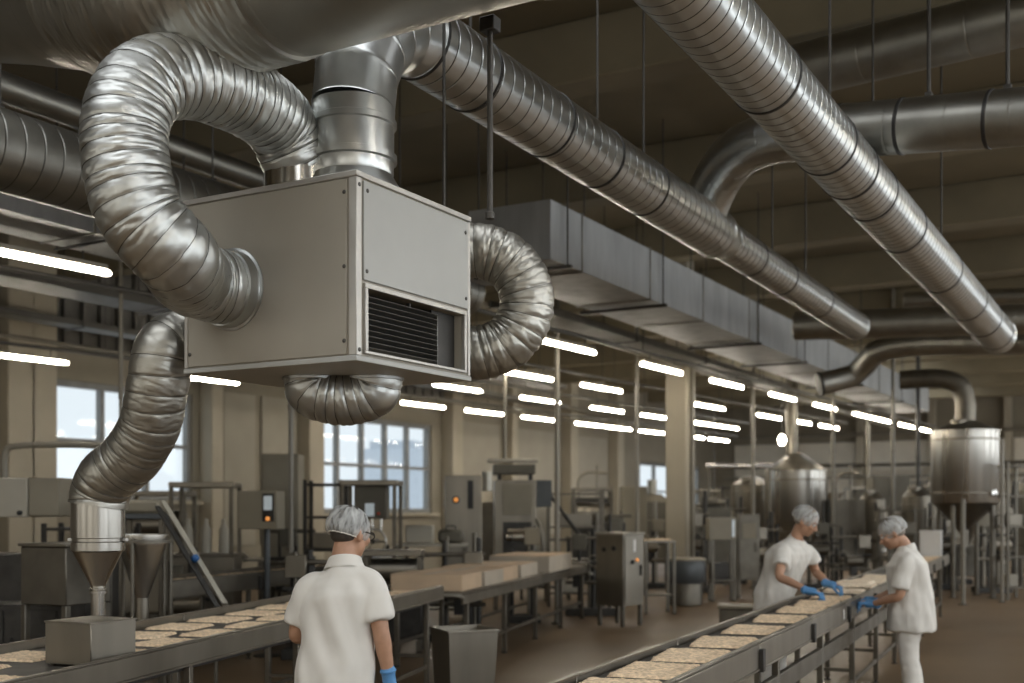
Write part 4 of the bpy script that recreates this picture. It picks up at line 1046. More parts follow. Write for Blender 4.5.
    torso(mb, interp([(pel - UP * .10, rh, fh, .172 * width, .118, 2.2), (pel - UP * .03, rh, fh, .180 * width, .120, 2.2), (pel + UP * .07, rh, fh, .168 * width, .112, 2.2)], 4))
    for s_, H0, K0, A0 in ((-1, hl, J['kl'], J['al']), (1, hr, J['kr'], J['ar'])):
        limb(mb, [H0 - UP * .03, H0.lerp(K0, .5), K0, K0.lerp(A0, .5), A0 + UP * .01], [.100, .096, .082, .080, .078], 22, cap=False)
    def fold2(co, nrm):
        return .010 * noise.noise(off + Vector((co.x * 12, co.y * 12, co.z * 4.5))) + .006 * noise.noise(off + Vector((co.x * 14, co.y * 14, co.z * 22)))
    link('trousers', fuse(mb, 'trousers', .010, 3, fold2), M_cloth, t)
    for A0 in (J['al'], J['ar']):
        mb = MB(); g0 = Vector((A0.x, A0.y, 0))
        S_ = []
        for y, w_, hh in ((-.095, .028, .05), (-.07, .042, .085), (-.01, .044, .095), (.06, .046, .07), (.12, .050, .055), (.165, .040, .045), (.19, .018, .03)):
            S_.append([g0 + fh * y + rh * (math.cos(a) * w_) + UP * (hh / 2 + .003 + hh / 2 * math.copysign(abs(math.sin(a)) ** .7, math.sin(a))) for a in np.linspace(0, 2 * PI, 19)[:-1]])
        mb.rings(S_); so = mb.build('shoe', M_shoe, t, smooth=60)
        MB().b2((-.045, -.09, 0), (.045, .185, .018), .008).build('sole', M_iron, so); so.children[0].matrix_local = Matrix.Translation(g0) @ Matrix((rh, fh, UP)).transposed().to_4x4()
    # ---- hair and hair net
    hb_ = MB(); hb_.ell(h(0, -.016, .030), hs3(.080, .098, .099), B, 28, 18); hb_.ell(h(0, -.042, -.022), hs3(.062, .056, .040), B, 20, 12)
    link('hair', fuse(hb_, 'hair', .007, 2), hair or M_hair, t)
    tilt = J.get('net', .12); Bn = B @ Matrix.Rotation(-tilt, 3, 'X')
    nr = []; cN = h(0, -.020, .022); nn = 48
    for i in range(20):
        a = .03 + (PI * .66 - .03) * i / 19; ring = []
        for j in range(nn):
            b_ = 2 * PI * j / nn
            pl = .0035 * math.sin(b_ * 19 + 2 * math.sin(a * 3)) * min(1, a) + .006 * noise.noise(off + Vector((math.cos(b_) * 3, math.sin(b_) * 3, a * 2.2)))
            k = 1 + pl / .1 - (.10 if i == 19 else .035 if i == 18 else 0)
            ring.append(cN + Bn @ Vector((.089 * k * math.sin(a) * math.cos(b_), .114 * k * math.sin(a) * math.sin(b_), .104 * k * math.cos(a))) * hs)
        nr.append(ring)
    no_ = MB().rings(nr, caps=(True, False), uv=([i / 19 for i in range(20)], 1.0)).build('hair_net', M_net, t, smooth=80)
    rr = nr[-1]; MB().tube([*rr, rr[0]], .0032, 8, smooth=False, step=.012).build('elastic_band', M_cloth, no_)
    for s_ in (-1, 1):
        e_ = MB().ell(h(s_ * .030, .081, .006), hs3(.0125, .0125, .0125), B, 14, 10).build('eye', M_white, t)
        MB().ell(h(s_ * .030, .0905, .003), hs3(.0055, .0035, .0055), B, 10, 8).build('iris', M_hair, e_)
        MB().tube([h(s_ * .016, .097, .025), h(s_ * .032, .095, .030), h(s_ * .048, .083, .024)], .0038, 8).build('eyebrow', hair or M_hair, t)
    if glasses:
        g = MB()
        for s_ in (-1, 1):
            c_ = h(s_ * .033, .104, .004)
            g.tube([c_ + r_ * math.cos(a) * .026 + u_ * math.sin(a) * .019 for a in np.linspace(0, 2 * PI, 25)], .0024, 6, smooth=False, step=.006)
            g.tube([h(s_ * .059, .100, .008), h(s_ * .079, .06, .008), h(s_ * .086, .0, .006), h(s_ * .085, -.012, -.012)], .0026, 6)
        g.tube([h(-.008, .106, .008), h(.008, .106, .008)], .0024, 6, smooth=False)
        g.build('spectacles', M_black, t)
    # ---- gloves
    for k_ in ('l', 'r'):
        if J.get('n' + k_): glove(t, None, J['w' + k_] + J['hd' + k_].normalized() * .015, J['hd' + k_], J['n' + k_], J['th' + k_], J.get('curl', .5), k=J.get('gk', 1.0))
    # feet of the empty: on the floor under the pelvis
    base = Vector((pel.x, pel.y, 0)); t.location = base
    for ch_ in t.children: ch_.matrix_parent_inverse = Matrix.Translation(-base)
    return t
def zset(p, z): return Vector((p.x, p.y, z))
# worker seen from behind at the hopper conveyor
D = 5.3
pel = zset(at(334, 640, D), .93)
fdir = (FW + RT * .10).normalized(); rdir = fdir.cross(UP)
J = dict(pelvis=pel, neck=at(345, 560, D + .02), head=at(350, 533, D + .05), face=FW * .80 + RT * .62 - UP * .22,
         sl=at(311, 583, D + .02), sr=at(370, 578, D - .03), hl=pel - rdir * .09 - UP * .06, hr=pel + rdir * .09 - UP * .06,
         el=at(297, 634, D + .06), wl=at(313, 640, D + .30), er=at(381, 632, D - .06), wr=at(389, 678, D - .02),
         hdl=FW + RT * .25 - UP * .1, hdr=-UP + RT * .12 + FW * .15, nl=-UP, nr=-RT, thl=RT, thr=FW, curl=.35, hem=.20, sleeve=.80, hipw=.94)
for k_, s_ in (('l', -1), ('r', 1)):
    J['k' + k_] = zset(pel + rdir * .10 * s_ + fdir * .03, .50); J['a' + k_] = zset(pel + rdir * .11 * s_ - fdir * .02, .085)
person('worker in white tunic and hair net seen from behind at the hopper conveyor', J, 1.0, M_hair, True, seed=1)
# worker leaning over the far side of the worker conveyor
D = 10.75
pel = zset(at(774, 600, D), .90); fdir = (RT * .82 - FW * .57).normalized(); rdir = fdir.cross(UP)
J = dict(pelvis=pel, neck=at(797, 538, D - .06), head=at(806, 521, D - .12), face=RT * .80 - FW * .42 - UP * .50,
         sl=at(808, 549, D + .10), sr=at(783, 551, D - .24), hl=pel - rdir * .09 - UP * .06, hr=pel + rdir * .09 - UP * .06,
         el=at(816, 572, D + .12), wl=at(829, 584, D - .22), er=at(780, 577, D - .42), wr=at(809, 591, D - .62),
         hdl=RT * .8 - FW * .55 - UP * .25, hdr=RT * .85 - FW * .45 - UP * .2, nl=-UP, nr=-UP, thl=-FW, thr=FW, curl=1.05, gk=1.08, hem=.20, sleeve=.62, hs=1.10, depth=1.22, bend=fdir * -.015)
for k_, s_ in (('l', -1), ('r', 1)):
    J['k' + k_] = zset(pel + rdir * .10 * s_ + fdir * .02, .49); J['a' + k_] = zset(pel + rdir * .11 * s_ - fdir * .03, .085)
person('worker in white tunic leaning over the conveyor with both blue gloves on slabs', J, 1.12, M_hairgrey, seed=2)
# worker in profile on the near side
D = 10.0
pel = zset(at(911, 612, D), .90); fdir = (-RT * .93 + FW * .36).normalized(); rdir = fdir.cross(UP)
J = dict(pelvis=pel, neck=at(906, 546, D), head=at(892, 533, D + .03), face=-RT * .86 + FW * .22 - UP * .50,
         sl=at(906, 561, D - .18), sr=at(905, 558, D + .18), hl=pel - rdir * .085 - UP * .06, hr=pel + rdir * .085 - UP * .06,
         el=at(899, 596, D - .20), wl=at(873, 604, D + .02), er=at(895, 592, D + .22), wr=at(872, 600, D + .28),
         hdl=-RT * .9 + FW * .3 + UP * .05, hdr=-RT * .9 + FW * .2 - UP * .05, nl=-UP, nr=-UP, thl=FW, thr=-FW, curl=1.05, gk=1.08, hem=.25, sleeve=.80, hs=1.10, depth=1.38, bend=fdir * .01)
for k_, s_ in (('l', -1), ('r', 1)):
    J['k' + k_] = zset(pel + rdir * .09 * s_ + fdir * .02, .49); J['a' + k_] = zset(pel + rdir * .10 * s_ - fdir * .03, .085)
person('worker in white tunic and trousers standing in profile at the conveyor', J, 1.0, M_hairgrey, seed=3)
# ------------------------------------------------------------------ machines of the hall
def zpx(py, d): return 1.7 + (510 - py) * d / FPX
def wid(n, d): return n * d / FPX
def base(name, label, cat, px, d, rz=0., group=None):
    p = ground(px, d); return thing(name, label, cat, p, TH + rz, group)
def legs(t, w, d, h, r=.025, m=None, z0=0, foot=True):
    for sx in (-1, 1):
        for sy in (-1, 1):
            x, y = sx * (w / 2 - r), sy * (d / 2 - r)
            o = MB().b2((x - r, y - r, z0 + (.02 if foot else 0)), (x + r, y + r, h - .001), .004).build('leg', m or M_steel_dk, t)
            if foot: MB().lathe((x, y, z0), [(r * 1.5, 0), (r * 1.5, .008), (r * .6, .022)], 10).build('foot', M_iron, o)
def shelf(t, w, d, z, m=None, th=.03, name='shelf'):
    return MB().b2((-w / 2, -d / 2, z - th), (w / 2, d / 2, z), .004).build(name, m or M_steel_dk, t)
def panel(t, lo, hi, m, name='panel', b=.008): return MB().b2(lo, hi, b).build(name, m, t)
def button(par, x, y, z, r=.03, m=None, name='button'):
    return MB().lathe((x, y, z), [(r, 0), (r, .012), (r * .7, .02)], 14, (0, -1, 0)).build(name, m or M_redbtn, par)
def rail(t, pts, r=.022, m=None, name='pipe', n=10, smooth=True):
    return MB().tube(pts, r, n, smooth=smooth, step=None if smooth else .08).build(name, m or M_pipe, t)
def dials(par, x, y, z, s=.1):
    MB().b2((x - s / 2, y - .012, z - s * .7), (x + s / 2, y, z + s * .7), .004).build('display', M_screen, par)
def door(t, x0, x1, y, z0, z1, m, handle=1):
    o = MB().b2((x0, y - .016, z0), (x1, y - .001, z1), .005).build('door', m, t)
    hx = x1 - .06 if handle > 0 else x0 + .06
    MB().tube([(hx, y - .018, (z0 + z1) / 2 - .09), (hx, y - .05, (z0 + z1) / 2 - .07), (hx, y - .05, (z0 + z1) / 2 + .07), (hx, y - .018, (z0 + z1) / 2 + .09)], .009, 8).build('handle', M_iron, o)
    return o
def cabinet_machine(label, px, d, w, dp, z0, z1, m, rz=0, name='process_cabinet', doors=1, ctl=None, top=None, cat='machine'):
    t = base(name, label, cat, px, d, rz); legs(t, w, dp, z0)
    panel(t, (-w / 2, -dp / 2, z0), (w / 2, dp / 2, z1), m, 'cabinet_body')
    ww = (w - .06) / max(1, doors)
    for k in range(doors): door(t, -w / 2 + .03 + k * ww + .005, -w / 2 + .03 + (k + 1) * ww - .005, -dp / 2, z0 + .04, z1 - (.04 if not ctl else .30), m, 1 if k % 2 == 0 else -1)
    if ctl:
        c = panel(t, (-w * .38, -dp / 2 - .03, z1 - .26), (w * .38, -dp / 2 - .001, z1 - .05), M_olive if m is not M_olive else M_steel, 'control_panel', .006)
        dials(c, -w * .15, -dp / 2 - .031, z1 - .155, min(.14, w * .25)); button(c, w * .2, -dp / 2 - .031, z1 - .12, .022); button(c, w * .2, -dp / 2 - .031, z1 - .20, .018, M_orange, 'indicator')
    if top == 'motor':
        MB().cyl((-w * .3, 0, z1 + .13), (w * .15, 0, z1 + .13), .11, n=20).build('motor', M_olive, t); MB().b2((-w * .3, -.1, z1 + .001), (w * .15, .1, z1 + .04)).build('motor_base', M_iron, t)
        MB().cyl((w * .15, 0, z1 + .13), (w * .38, 0, z1 + .13), .05, n=14).build('shaft_cover', M_steel, t)
    if top == 'pipes':
        rail(t, [(-w * .3, 0, z1), (-w * .3, 0, z1 + .45), (-w * .1, 0, z1 + .6), (w * .45, 0, z1 + .6)], .035, M_steel); rail(t, [(w * .2, .1, z1), (w * .2, .1, z1 + .8)], .03)
    if top == 'hopper':
        MB().lathe((0, 0, z1 + .001), [(.07, 0), (.07, .06), (min(w, dp) * .45, .40), (min(w, dp) * .47, .44), (min(w, dp) * .44, .44)], 24).build('hopper', M_steel, t)
    if top == 'hood':
        MB().rings([[Vector((x * w / 2, y * dp / 2, z1 + .001)) for x, y in ((-1, -1), (1, -1), (1, 1), (-1, 1))], [Vector((x * w / 4, y * dp / 4, z1 + .22)) for x, y in ((-1, -1), (1, -1), (1, 1), (-1, 1))]]).build('hood', M_steel, t, smooth=20)
        MB().cyl((0, 0, z1 + .22), (0, 0, z1 + .6), w * .14, n=18).build('stack_pipe', M_galv_dull, t)
    return t
def frame_machine(label, px, d, w, dp, zt, z1, m, rz=0, head='box', wheel=False, name='filling_machine'):
    """base block with four posts, a top frame and a working head between"""
    t = base(name, label, 'machine', px, d, rz); legs(t, w, dp, .16, .03)
    b = panel(t, (-w / 2, -dp / 2, .16), (w / 2, dp / 2, zt), m, 'base_block'); door(t, -w * .42, w * .1, -dp / 2, .22, zt - .06, m)
    panel(t, (-w / 2 - .03, -dp / 2 - .03, zt + .001), (w / 2 + .03, dp / 2 + .03, zt + .03), M_steel, 'work_top')
    for sx in (-1, 1):
        for sy in (-1, 1): MB().b2((sx * (w / 2 - .03) - .025, sy * (dp / 2 - .03) - .025, zt + .031), (sx * (w / 2 - .03) + .025, sy * (dp / 2 - .03) + .025, z1), .005).build('post', M_steel_dk, t)
    panel(t, (-w / 2, -dp / 2, z1 + .001), (w / 2, dp / 2, z1 + .07), M_steel, 'top_frame')
    zh = zt + (z1 - zt) * .55
    if head == 'box':
        h = panel(t, (-w * .28, -dp * .3, zh), (w * .28, dp * .3, z1 - .001), m, 'filling_head'); dials(h, 0, -dp * .3 - .001, zh + .12, .12); button(h, w * .16, -dp * .3 - .001, zh + .07, .02)
        for k in (-1, 0, 1): MB().cyl((k * w * .16, 0, zh - .16), (k * w * .16, 0, zh - .001), .022, n=10).build('nozzle', M_chrome, t)
    elif head == 'drum':
        MB().cyl((-w * .4, 0, zh), (w * .4, 0, zh), min(.2, (z1 - zt) * .35), n=24).build('mixing_drum', M_steel, t)
    elif head == 'bottles':
        for k in range(3):
            MB().lathe((-w * .28 + k * w * .28, 0, zt + .032), [(.06, 0), (.065, .02), (.065, .30), (.03, .37), (.03, .43), (.01, .44)], 16).build('canister', M_cream, t)
    if wheel:
        o = MB(); R_ = .17
        ring = [Vector((w * .1 + math.cos(a) * R_, -dp / 2 - .05, zt + .24 + math.sin(a) * R_)) for a in np.linspace(0, 2 * PI, 29)]
        hw = o.tube(ring, .018, 10, smooth=False, step=.03).build('hand_wheel', M_steel_hi, t)
        for a in (0, PI * 2 / 3, PI * 4 / 3): MB().cyl((w * .1, -dp / 2 - .05, zt + .24), (w * .1 + math.cos(a) * R_, -dp / 2 - .05, zt + .24 + math.sin(a) * R_), .01, n=8).build('spoke', M_steel, hw)
        MB().cyl((w * .1, -dp / 2 - .07, zt + .24), (w * .1, -dp / 2 + .3, zt + .24), .03, n=12).build('wheel_axle', M_iron, t)
    return t
def tank(label, px, d, r, zb, zc, zt, lid, cone=0, chim=None, name='process_tank', nleg=4, m=None):
    t = base(name, label, 'tank', px, d)
    m = m or M_steel_hi
    MB().lathe((0, 0, 0), [(r * .98, zc), (r, zc + .02), (r, zt - .03), (r * 1.02, zt - .025), (r * 1.02, zt), (r * .98, zt)], 56).build('tank_shell', m, t)
    MB().lathe((0, 0, 0), [(r * 1.0, zt + .001), (r * .96, zt + lid * .08), (.15, zt + lid), (.12, zt + lid * 1.02), (.01, zt + lid * 1.02)], 48).build('lid', M_steel_dk, t)
    if cone: MB().lathe((0, 0, 0), [(.10, zc - cone), (.12, zc - cone + .03), (r * .97, zc - .001), (r * .5, zc - .0005)], 40).build('bottom_cone', M_steel_dk, t); MB().cyl((0, 0, zc - cone - .35), (0, 0, zc - cone), .06, n=14).build('outlet', M_steel, t)
    for k in (.12, .86): MB().lathe((0, 0, zc + (zt - zc) * k), [(r, 0), (r + .012, .006), (r + .012, .034), (r, .04)], 56).build('hoop', M_steel, t)
    for k in range(nleg):
        a = PI / 4 + 2 * PI * k / nleg; x, y = math.cos(a) * r * .84, math.sin(a) * r * .84
        o = MB().cyl((x, y, .01), (x, y, zc + .0), .045, n=12).build('leg', M_steel_dk, t); MB().lathe((x, y, 0), [(.09, 0), (.09, .012), (.05, .02)], 12).build('foot', M_iron, o)
    MB().lathe((r * .45, -r * .89, zc + .18), [(.05, -.06), (.05, .05), (.07, .05), (.07, .08), (.02, .09)], 16, (.45, -.89, 0)).build('sight_port', M_chrome, t)
    MB().lathe((-r * .3, -r * .25, zt + lid * .3), [(.13, 0), (.13, .1), (.15, .1), (.15, .13), (.02, .15)], 20).build('hatch', M_steel, t)
    if chim: MB().tube([Vector(q) for q in chim[1]], chim[0], 20, smooth=len(chim[1]) > 2).build('vent_pipe', M_steel_dk, t)
    return t
def table(label, px, d, w, dp, h, rz=0, m=None, sh=True, name='work_table'):
    t = base(name, label, 'table', px, d, rz); legs(t, w, dp, h - .035); shelf(t, w, dp, h, m or M_steel, .035, 'table_top')
    if sh: shelf(t, w - .06, dp - .06, .32)
    t['zt'] = h; return t
def rack(label, px, d, w, dp, h, n, rz=0, m=None, brace=False, load=False, name='storage_rack'):
    t = base(name, label, 'rack', px, d, rz)
    for sx in (-1, 1):
        for sy in (-1, 1): MB().b2((sx * w / 2 - .025, sy * dp / 2 - .025, 0), (sx * w / 2 + .025, sy * dp / 2 + .025, h), .004).build('post', m or M_steel_dk, t)
    for k in range(n):
        z = .25 + (h - .3) * k / max(1, n - 1); s_ = shelf(t, w - .051, dp + .04, z, m, .035)
        if load and k < n - 1 and k % 2 == 0: MB().b2((-w * .3, -dp * .3, z + .001), (w * (.1 + .1 * (k % 3)), dp * .3, z + .22), .01).build('shelf_tray', M_cream if k % 4 == 0 else M_steel, t)
    if brace: MB().cyl((-w / 2, -dp / 2 - .04, h * .97), (w / 2 + .15, -dp / 2 - .04, .5), .03, n=8).build('diagonal_brace', M_iron, t)
    return t

# ---- window side, near the hopper conveyor
d = 10.6
t = base('oven_machine', 'long beige oven housing on a dark frame with a bent rail on top', 'machine', 30, d)
zb, zt = zpx(517, d), zpx(479, d)
panel(t, (-1.25, -.4, zb), (.14, .4, zt), M_cream, 'oven_housing'); panel(t, (.145, -.38, zb + .01), (.42, .38, zt + .002), M_beige, 'end_housing')
legs(t, 1.6, .7, zb, .04, M_iron); panel(t, (-.75, -.3, .45), (.75, .3, 1.30), M_iron, 'burner_box'); shelf(t, 1.55, .66, .4, M_iron)
MB().lathe((.08, -.401, zb + .04), [(.022, 0), (.022, .02), (.01, .03)], 12, (0, -1, 0)).build('knob', M_black, t)
rail(t, [(-.235, 0, zt - .02), (-.235, 0, zt + .20), (-.20, 0, zt + .285), (-.12, 0, zt + .305), (.62, 0, zt + .305), (.70, 0, zt + .28), (.72, 0, zt + .2), (.72, 0, .6)], .032, M_pipe, 'bent_rail')
d = 8.9
t = base('square_tank', 'square dull steel tank on legs behind the hopper cone', 'tank', 66, d, 1.155)
w_ = .46; zb, zt = zpx(603, d), zpx(546, d)
panel(t, (-w_ / 2, -w_ / 2, zb), (w_ / 2, w_ / 2, zt), M_steel_dk, 'tank_body'); panel(t, (-w_ / 2 - .015, -w_ / 2 - .015, zt + .001), (w_ / 2 + .015, w_ / 2 + .015, zt + .025), M_steel, 'tank_lid'); legs(t, w_, w_, zb)
shelf(t, w_, w_, .3)
d = 8.85
t = base('funnel_hopper', 'conical steel funnel on a thin pipe frame beside the square tank', 'hopper', 142, d)
zt, zb = zpx(536, d), zpx(598, d); r = .185
MB().lathe((0, 0, 0), [(.05, zb), (.055, zb + .02), (r - .004, zt - .07), (r, zt - .06), (r, zt), (r + .012, zt), (r + .012, zt + .012), (r - .012, zt + .012), (r - .015, zt - .06), (.04, zb + .03)], 36, caps=(False, False)).build('funnel', M_steel_hi, t)
MB().cyl((0, 0, .55), (0, 0, zb), .052, n=18).build('drop_pipe', M_steel, t); MB().b2((-.09, -.09, .48), (.09, .09, .549)).build('valve_block', M_iron, t)
for k in range(3):
    a = k * 2 * PI / 3 + .5; MB().cyl((math.cos(a) * (r + .03), math.sin(a) * (r + .03), 0), (math.cos(a) * (r + .03), math.sin(a) * (r + .03), zt - .02), .014, n=8).build('frame_leg', M_steel_dk, t)
MB().lathe((0, 0, zt - .05), [(r + .012, 0), (r + .045, 0), (r + .045, .02), (r + .012, .02)], 30, caps=(False, False)).build('support_ring', M_steel_dk, t)
d = 10.2
t = base('drive_unit', 'beige drive housing on a stand above the funnel hopper', 'machine', 146, d)
z0, z1 = zpx(519, d), zpx(500, d); panel(t, (-.24, -.15, z0 + .05), (.16, .15, z1), M_beige, 'drive_housing', .03); panel(t, (-.24, -.14, z0), (.18, .14, z0 + .049), M_bluegrey, 'drive_base')
legs(t, .40, .26, z0, .025); MB().cyl((-.24, 0, z0 + .1), (-.40, 0, z0 + .1), .07, n=16).build('motor', M_olive, t); panel(t, (-.17, -.12, .8), (.17, .12, 1.25), M_steel, 'gear_box')
# inclined chute
pa, pb = at(164, 503, 9.9), at(226, 606, 9.3)
t = thing('inclined_chute', 'narrow chute plank leaning down from the drive housing', 'chute', (pa.x, pa.y, 0)); dv = (pb - pa)
B_ = Matrix((RT, dv.normalized(), RT.cross(dv.normalized()))).transposed()
MB().box((pa + pb) / 2, (.05, dv.length, .11), .005, B_).build('chute_plank', M_cream, t, True); MB().box((pa + pb) / 2 - RT * .055 - UP * .03, (.05, dv.length * .98, .07), .005, B_).build('chute_side', M_iron, t, True)
for k in (.06, .9):
    q = pa.lerp(pb, k) - RT * .03; MB().cyl((q.x, q.y, 0), (q.x, q.y, q.z - .05), .016, n=8).build('prop_leg', M_steel_dk, t, True)
MB().ell(pa.lerp(pb, .55) - FW * .06, (.035, .035, .035)).build('clamp', M_bluebox, t, True)
# second line behind
e0, e1 = atz(112, 589, .92), atz(322, 568, .92)
cv2, L2c = conveyor('second slab conveyor running behind the hopper conveyor', e0, e1, .62, .92, M_steel_dk, 1.6, seg=2.2, lift=.05, skirt=.12)
for i in range(8):
    put_slab(cv2, SL[i % 3], 0, .6 + i * .62, 'oat slab on the second conveyor behind the funnel, %s along' % nth(i), 'oat slabs on the second conveyor', sc=(1.2, .8, 1.0))
d = 14.6
frame_machine('pipe-framed filling machine with pale canisters behind the second conveyor', 206, d, .80, .6, 1.12, 1.98, M_steel, .05, 'bottles')
d = 13.4
t = base('control_pedestal', 'grey control box with lit display on a pole behind the second conveyor', 'control box', 263, d, -.18)
z0, z1 = zpx(529, d), zpx(491, d)
b_ = panel(t, (-.26, -.13, z0), (.22, .13, z1), M_beige, 'control_box'); panel(t, (.05, -.145, z0 + .09), (.19, -.131, z1 - .03), M_iron, 'display_bezel', .003)
MB().b2((.07, -.152, z0 + .22), (.17, -.146, z1 - .06), .002).build('display', M_screen, t); MB().lathe((.12, -.146, z0 + .12), [(.025, 0), (.025, .012), (.01, .018)], 14, (0, -1, 0)).build('indicator', M_orange, t)
MB().cyl((.05, 0, .02), (.05, 0, z0), .035, n=14).build('pole', M_bluegrey, t); MB().lathe((.05, 0, 0), [(.16, 0), (.16, .015), (.05, .03)], 20).build('base_plate', M_iron, t)
d = 14.2
t = table('low pipe-legged table with empty trays behind the control pole', 222, d + 1.0, 1.1, .5, 1.06, .1)
for k in (-.3, .15): MB().b2((k - .16, -.18, 1.061), (k + .16, .18, 1.10), .008).build('tray', M_steel, t)
cabinet_machine('tall beige cabinet with a dark top shelf against the window wall', 283, 17.6, .56, .5, .2, 2.55, M_beige, 0, 'tall_cabinet', 1, None, None, 'cabinet')
t = rack('dark open rack machine between the tall beige cabinet and the hand wheel machine', 326, 16.2, .5, .5, 2.12, 5, 0, M_iron, False, True)
frame_machine('filling machine with a big hand wheel in front of the tall window', 372, 15.2, .74, .6, 1.05, 2.02, M_olive, -.05, 'box', True)
MB()
t = table('beige work table below the tall window, right of the hand wheel machine', 432, 16.5, 1.0, .7, 1.22, 0, M_cream); t['label'] = 'beige-topped work table below the tall window'
bx = base('carton', 'small beige carton on the work table below the tall window', 'carton', 420, 16.5); bx.location.z = 1.221
panel(bx, (-.2, -.15, 0), (.2, .15, .26), M_cream, 'carton_body', .02); panel(bx, (-.2, -.15, .2605), (.2, .15, .265), M_card_pale, 'top_flap', .001)
bx = base('machine_cover', 'dull rounded machine cover beside the small beige carton', 'cover', 450, 16.6); bx.location.z = 1.221
panel(bx, (-.17, -.14, 0), (.2, .14, .2), M_olive, 'cover_shell', .06); MB().tube([(-.06, 0, .19), (-.06, 0, .24), (.08, 0, .24), (.08, 0, .19)], .01, 8).build('handle', M_iron, bx)
d = 18.2
t = cabinet_machine('steel cabinet with a round red-orange button and dark slot', 463, d, .58, .5, .12, 2.24, M_steel, .08, 'process_cabinet', 1)
MB().b2((.06, -.28, 1.72), (.15, -.268, 2.16), .003).build('dark_slot', M_black, t); button(t, -.12, -.267, 1.86, .06, M_black, 'button_plate'); button(t, -.12, -.287, 1.86, .035, M_orange, 'button')
d = 19.5
t = base('packing_machine', 'tall packing machine with a pale lit bar across its top', 'machine', 514, d, .05)
panel(t, (-.34, -.3, .5), (.36, .3, 2.2), M_steel, 'machine_body'); panel(t, (-.2, -.32, 1.62), (.3, -.301, 2.14), M_beige, 'front_panel'); legs(t, .68, .58, .5, .03)
panel(t, (-.36, -.34, 2.30), (.34, .28, 2.46), M_olive, 'hood'); panel(t, (-.46, -.36, 2.48), (.40, -.24, 2.56), M_cream, 'top_bar', .03); panel(t, (.365, -.25, 1.75), (.62, .2, 2.2), M_bluegrey, 'side_box')
for x in (-.25, .28): MB().b2((x - .03, -.1, 2.2), (x + .03, .1, 2.30)).build('spacer', M_iron, t)
panel(t, (-.2, -.31, .62), (.28, -.301, 1.5), M_iron, 'infeed_opening'); MB().cyl((-.16, -.33, 1.25), (.24, -.33, 1.25), .07, n=16).build('roller', M_steel_hi, t)
rail(t, [(.36, -.31, .7), (.45, -.36, .9), (.42, -.36, 1.4), (.36, -.31, 1.55)], .03, M_pipe)
rack('braced steel frame with a long diagonal strut beside the packing machine', 575, 20.5, .95, .6, 2.05, 4, 0, M_steel_dk, True, True, 'braced_frame')
cabinet_machine('small cream pump cabinet between the packing machine and the braced frame', 538, 21.6, .34, .4, .4, 1.75, M_cream, 0, 'process_cabinet', 1, None, 'motor')
frame_machine('dark mixing drum machine behind the braced frame', 592, 24.4, .85, .7, 1.1, 2.1, M_iron, 0, 'drum', False, 'mixing_machine')
cabinet_machine('pale round-topped cabinet standing behind the steel control cabinet', 633, 23.6, .52, .5, .1, 2.18, M_beige, 0, 'process_cabinet', 1)
t = table('small steel table with a slab between the control cabinet and column', 657, 19.0, .52, .5, 1.20, .1)
o = bpy.data.objects.new('oat_slab', SL[0]); C.objects.link(o); o.location = t.location + Vector((0, 0, 1.201)); o.rotation_euler = (0, 0, TH + .1); o.scale = (.95, .6, 1.2); tag(o, 'single oat slab on the small table beside the pale column', 'baked slab')
# ---- behind the column and the workers
cabinet_machine('dark machine with a motor on top just past the column', 712, 25.5, .75, .6, .5, 1.75, M_olive, 0, 'process_cabinet', 1, None, 'motor')
t = base('control_pedestal', 'steel panel box on a stand between the column and leaning worker', 'control box', 722, 21.5, .1)
panel(t, (-.28, -.14, 1.14), (.24, .14, 1.56), M_beige, 'control_box'); MB().b2((.15, -.15, 1.2), (.2, -.141, 1.52), .002).build('display', M_screen, t); legs(t, .46, .26, 1.14, .025); shelf(t, .46, .26, .4)
panel(t, (-.22, -.12, .42), (.1, .12, .72), M_iron, 'cable_box')
t = cabinet_machine('small pale-fronted cabinet in front of the large cone-lidded tank', 747, 22.4, .42, .4, .35, 1.62, M_steel_dk, 0, 'process_cabinet', 1)
panel(t, (-.13, -.235, 1.15), (.13, -.217, 1.45), M_beige, 'front_panel')
tank('short side tank touching the large cone-lidded tank', 752, 28.6, .50, 0, .95, 2.32, .22, m=M_steel)
d = 27.0
tank('large steel tank with a cone lid and tall vent pipe behind the leaning worker', 796, d, .72, 0, .95, zpx(471, d), .42, 0, (.14, [(-.1, 0, zpx(471, d) + .38), (-.1, 0, 5.9)]))
p0 = at(706, 466, 26.0); t = thing('pipe_run', 'bright horizontal pipe joining the column side to the cone-lidded tank', 'pipe', (p0.x, p0.y, 0))
p1 = at(773, 466, 26.0); MB().cyl(p0, p1, .06, n=14).build('pipe', M_chrome, t, True)
for k in (.05, .95): q = p0.lerp(p1, k); MB().cyl((q.x, q.y, 0), (q.x, q.y, q.z - .055), .03, n=8).build('stand', M_steel_dk, t, True)
p0 = at(764, 437, 26.5); t = thing('light_bracket', 'round white lamp on a bracket above the cone-lidded tank', 'light', (p0.x, p0.y, p0.z))
p0 = at(782, 440, 26.2); t.location = p0
MB().ell((0, 0, 0), (.085, .085, .12)).build('lamp_globe', M_lamp, t); MB().cyl((0, 0, .115), (0, 0, 5.97 - p0.z), .016, n=8).build('stem', M_rod, t)
cabinet_machine('grey cabinet with pipes on top between the two large tanks', 846, 26.8, .7, .6, .3, 1.95, M_steel_dk, 0, 'process_cabinet', 2, None, 'pipes')
tank('slim upright vessel beside the grey piped cabinet', 872, 27.5, .30, 0, .55, 1.95, .2, m=M_steel)
tank('slim upright vessel nearest the large conical-bottomed tank', 918, 25.6, .34, 0, .50, 2.0, .22, m=M_steel)
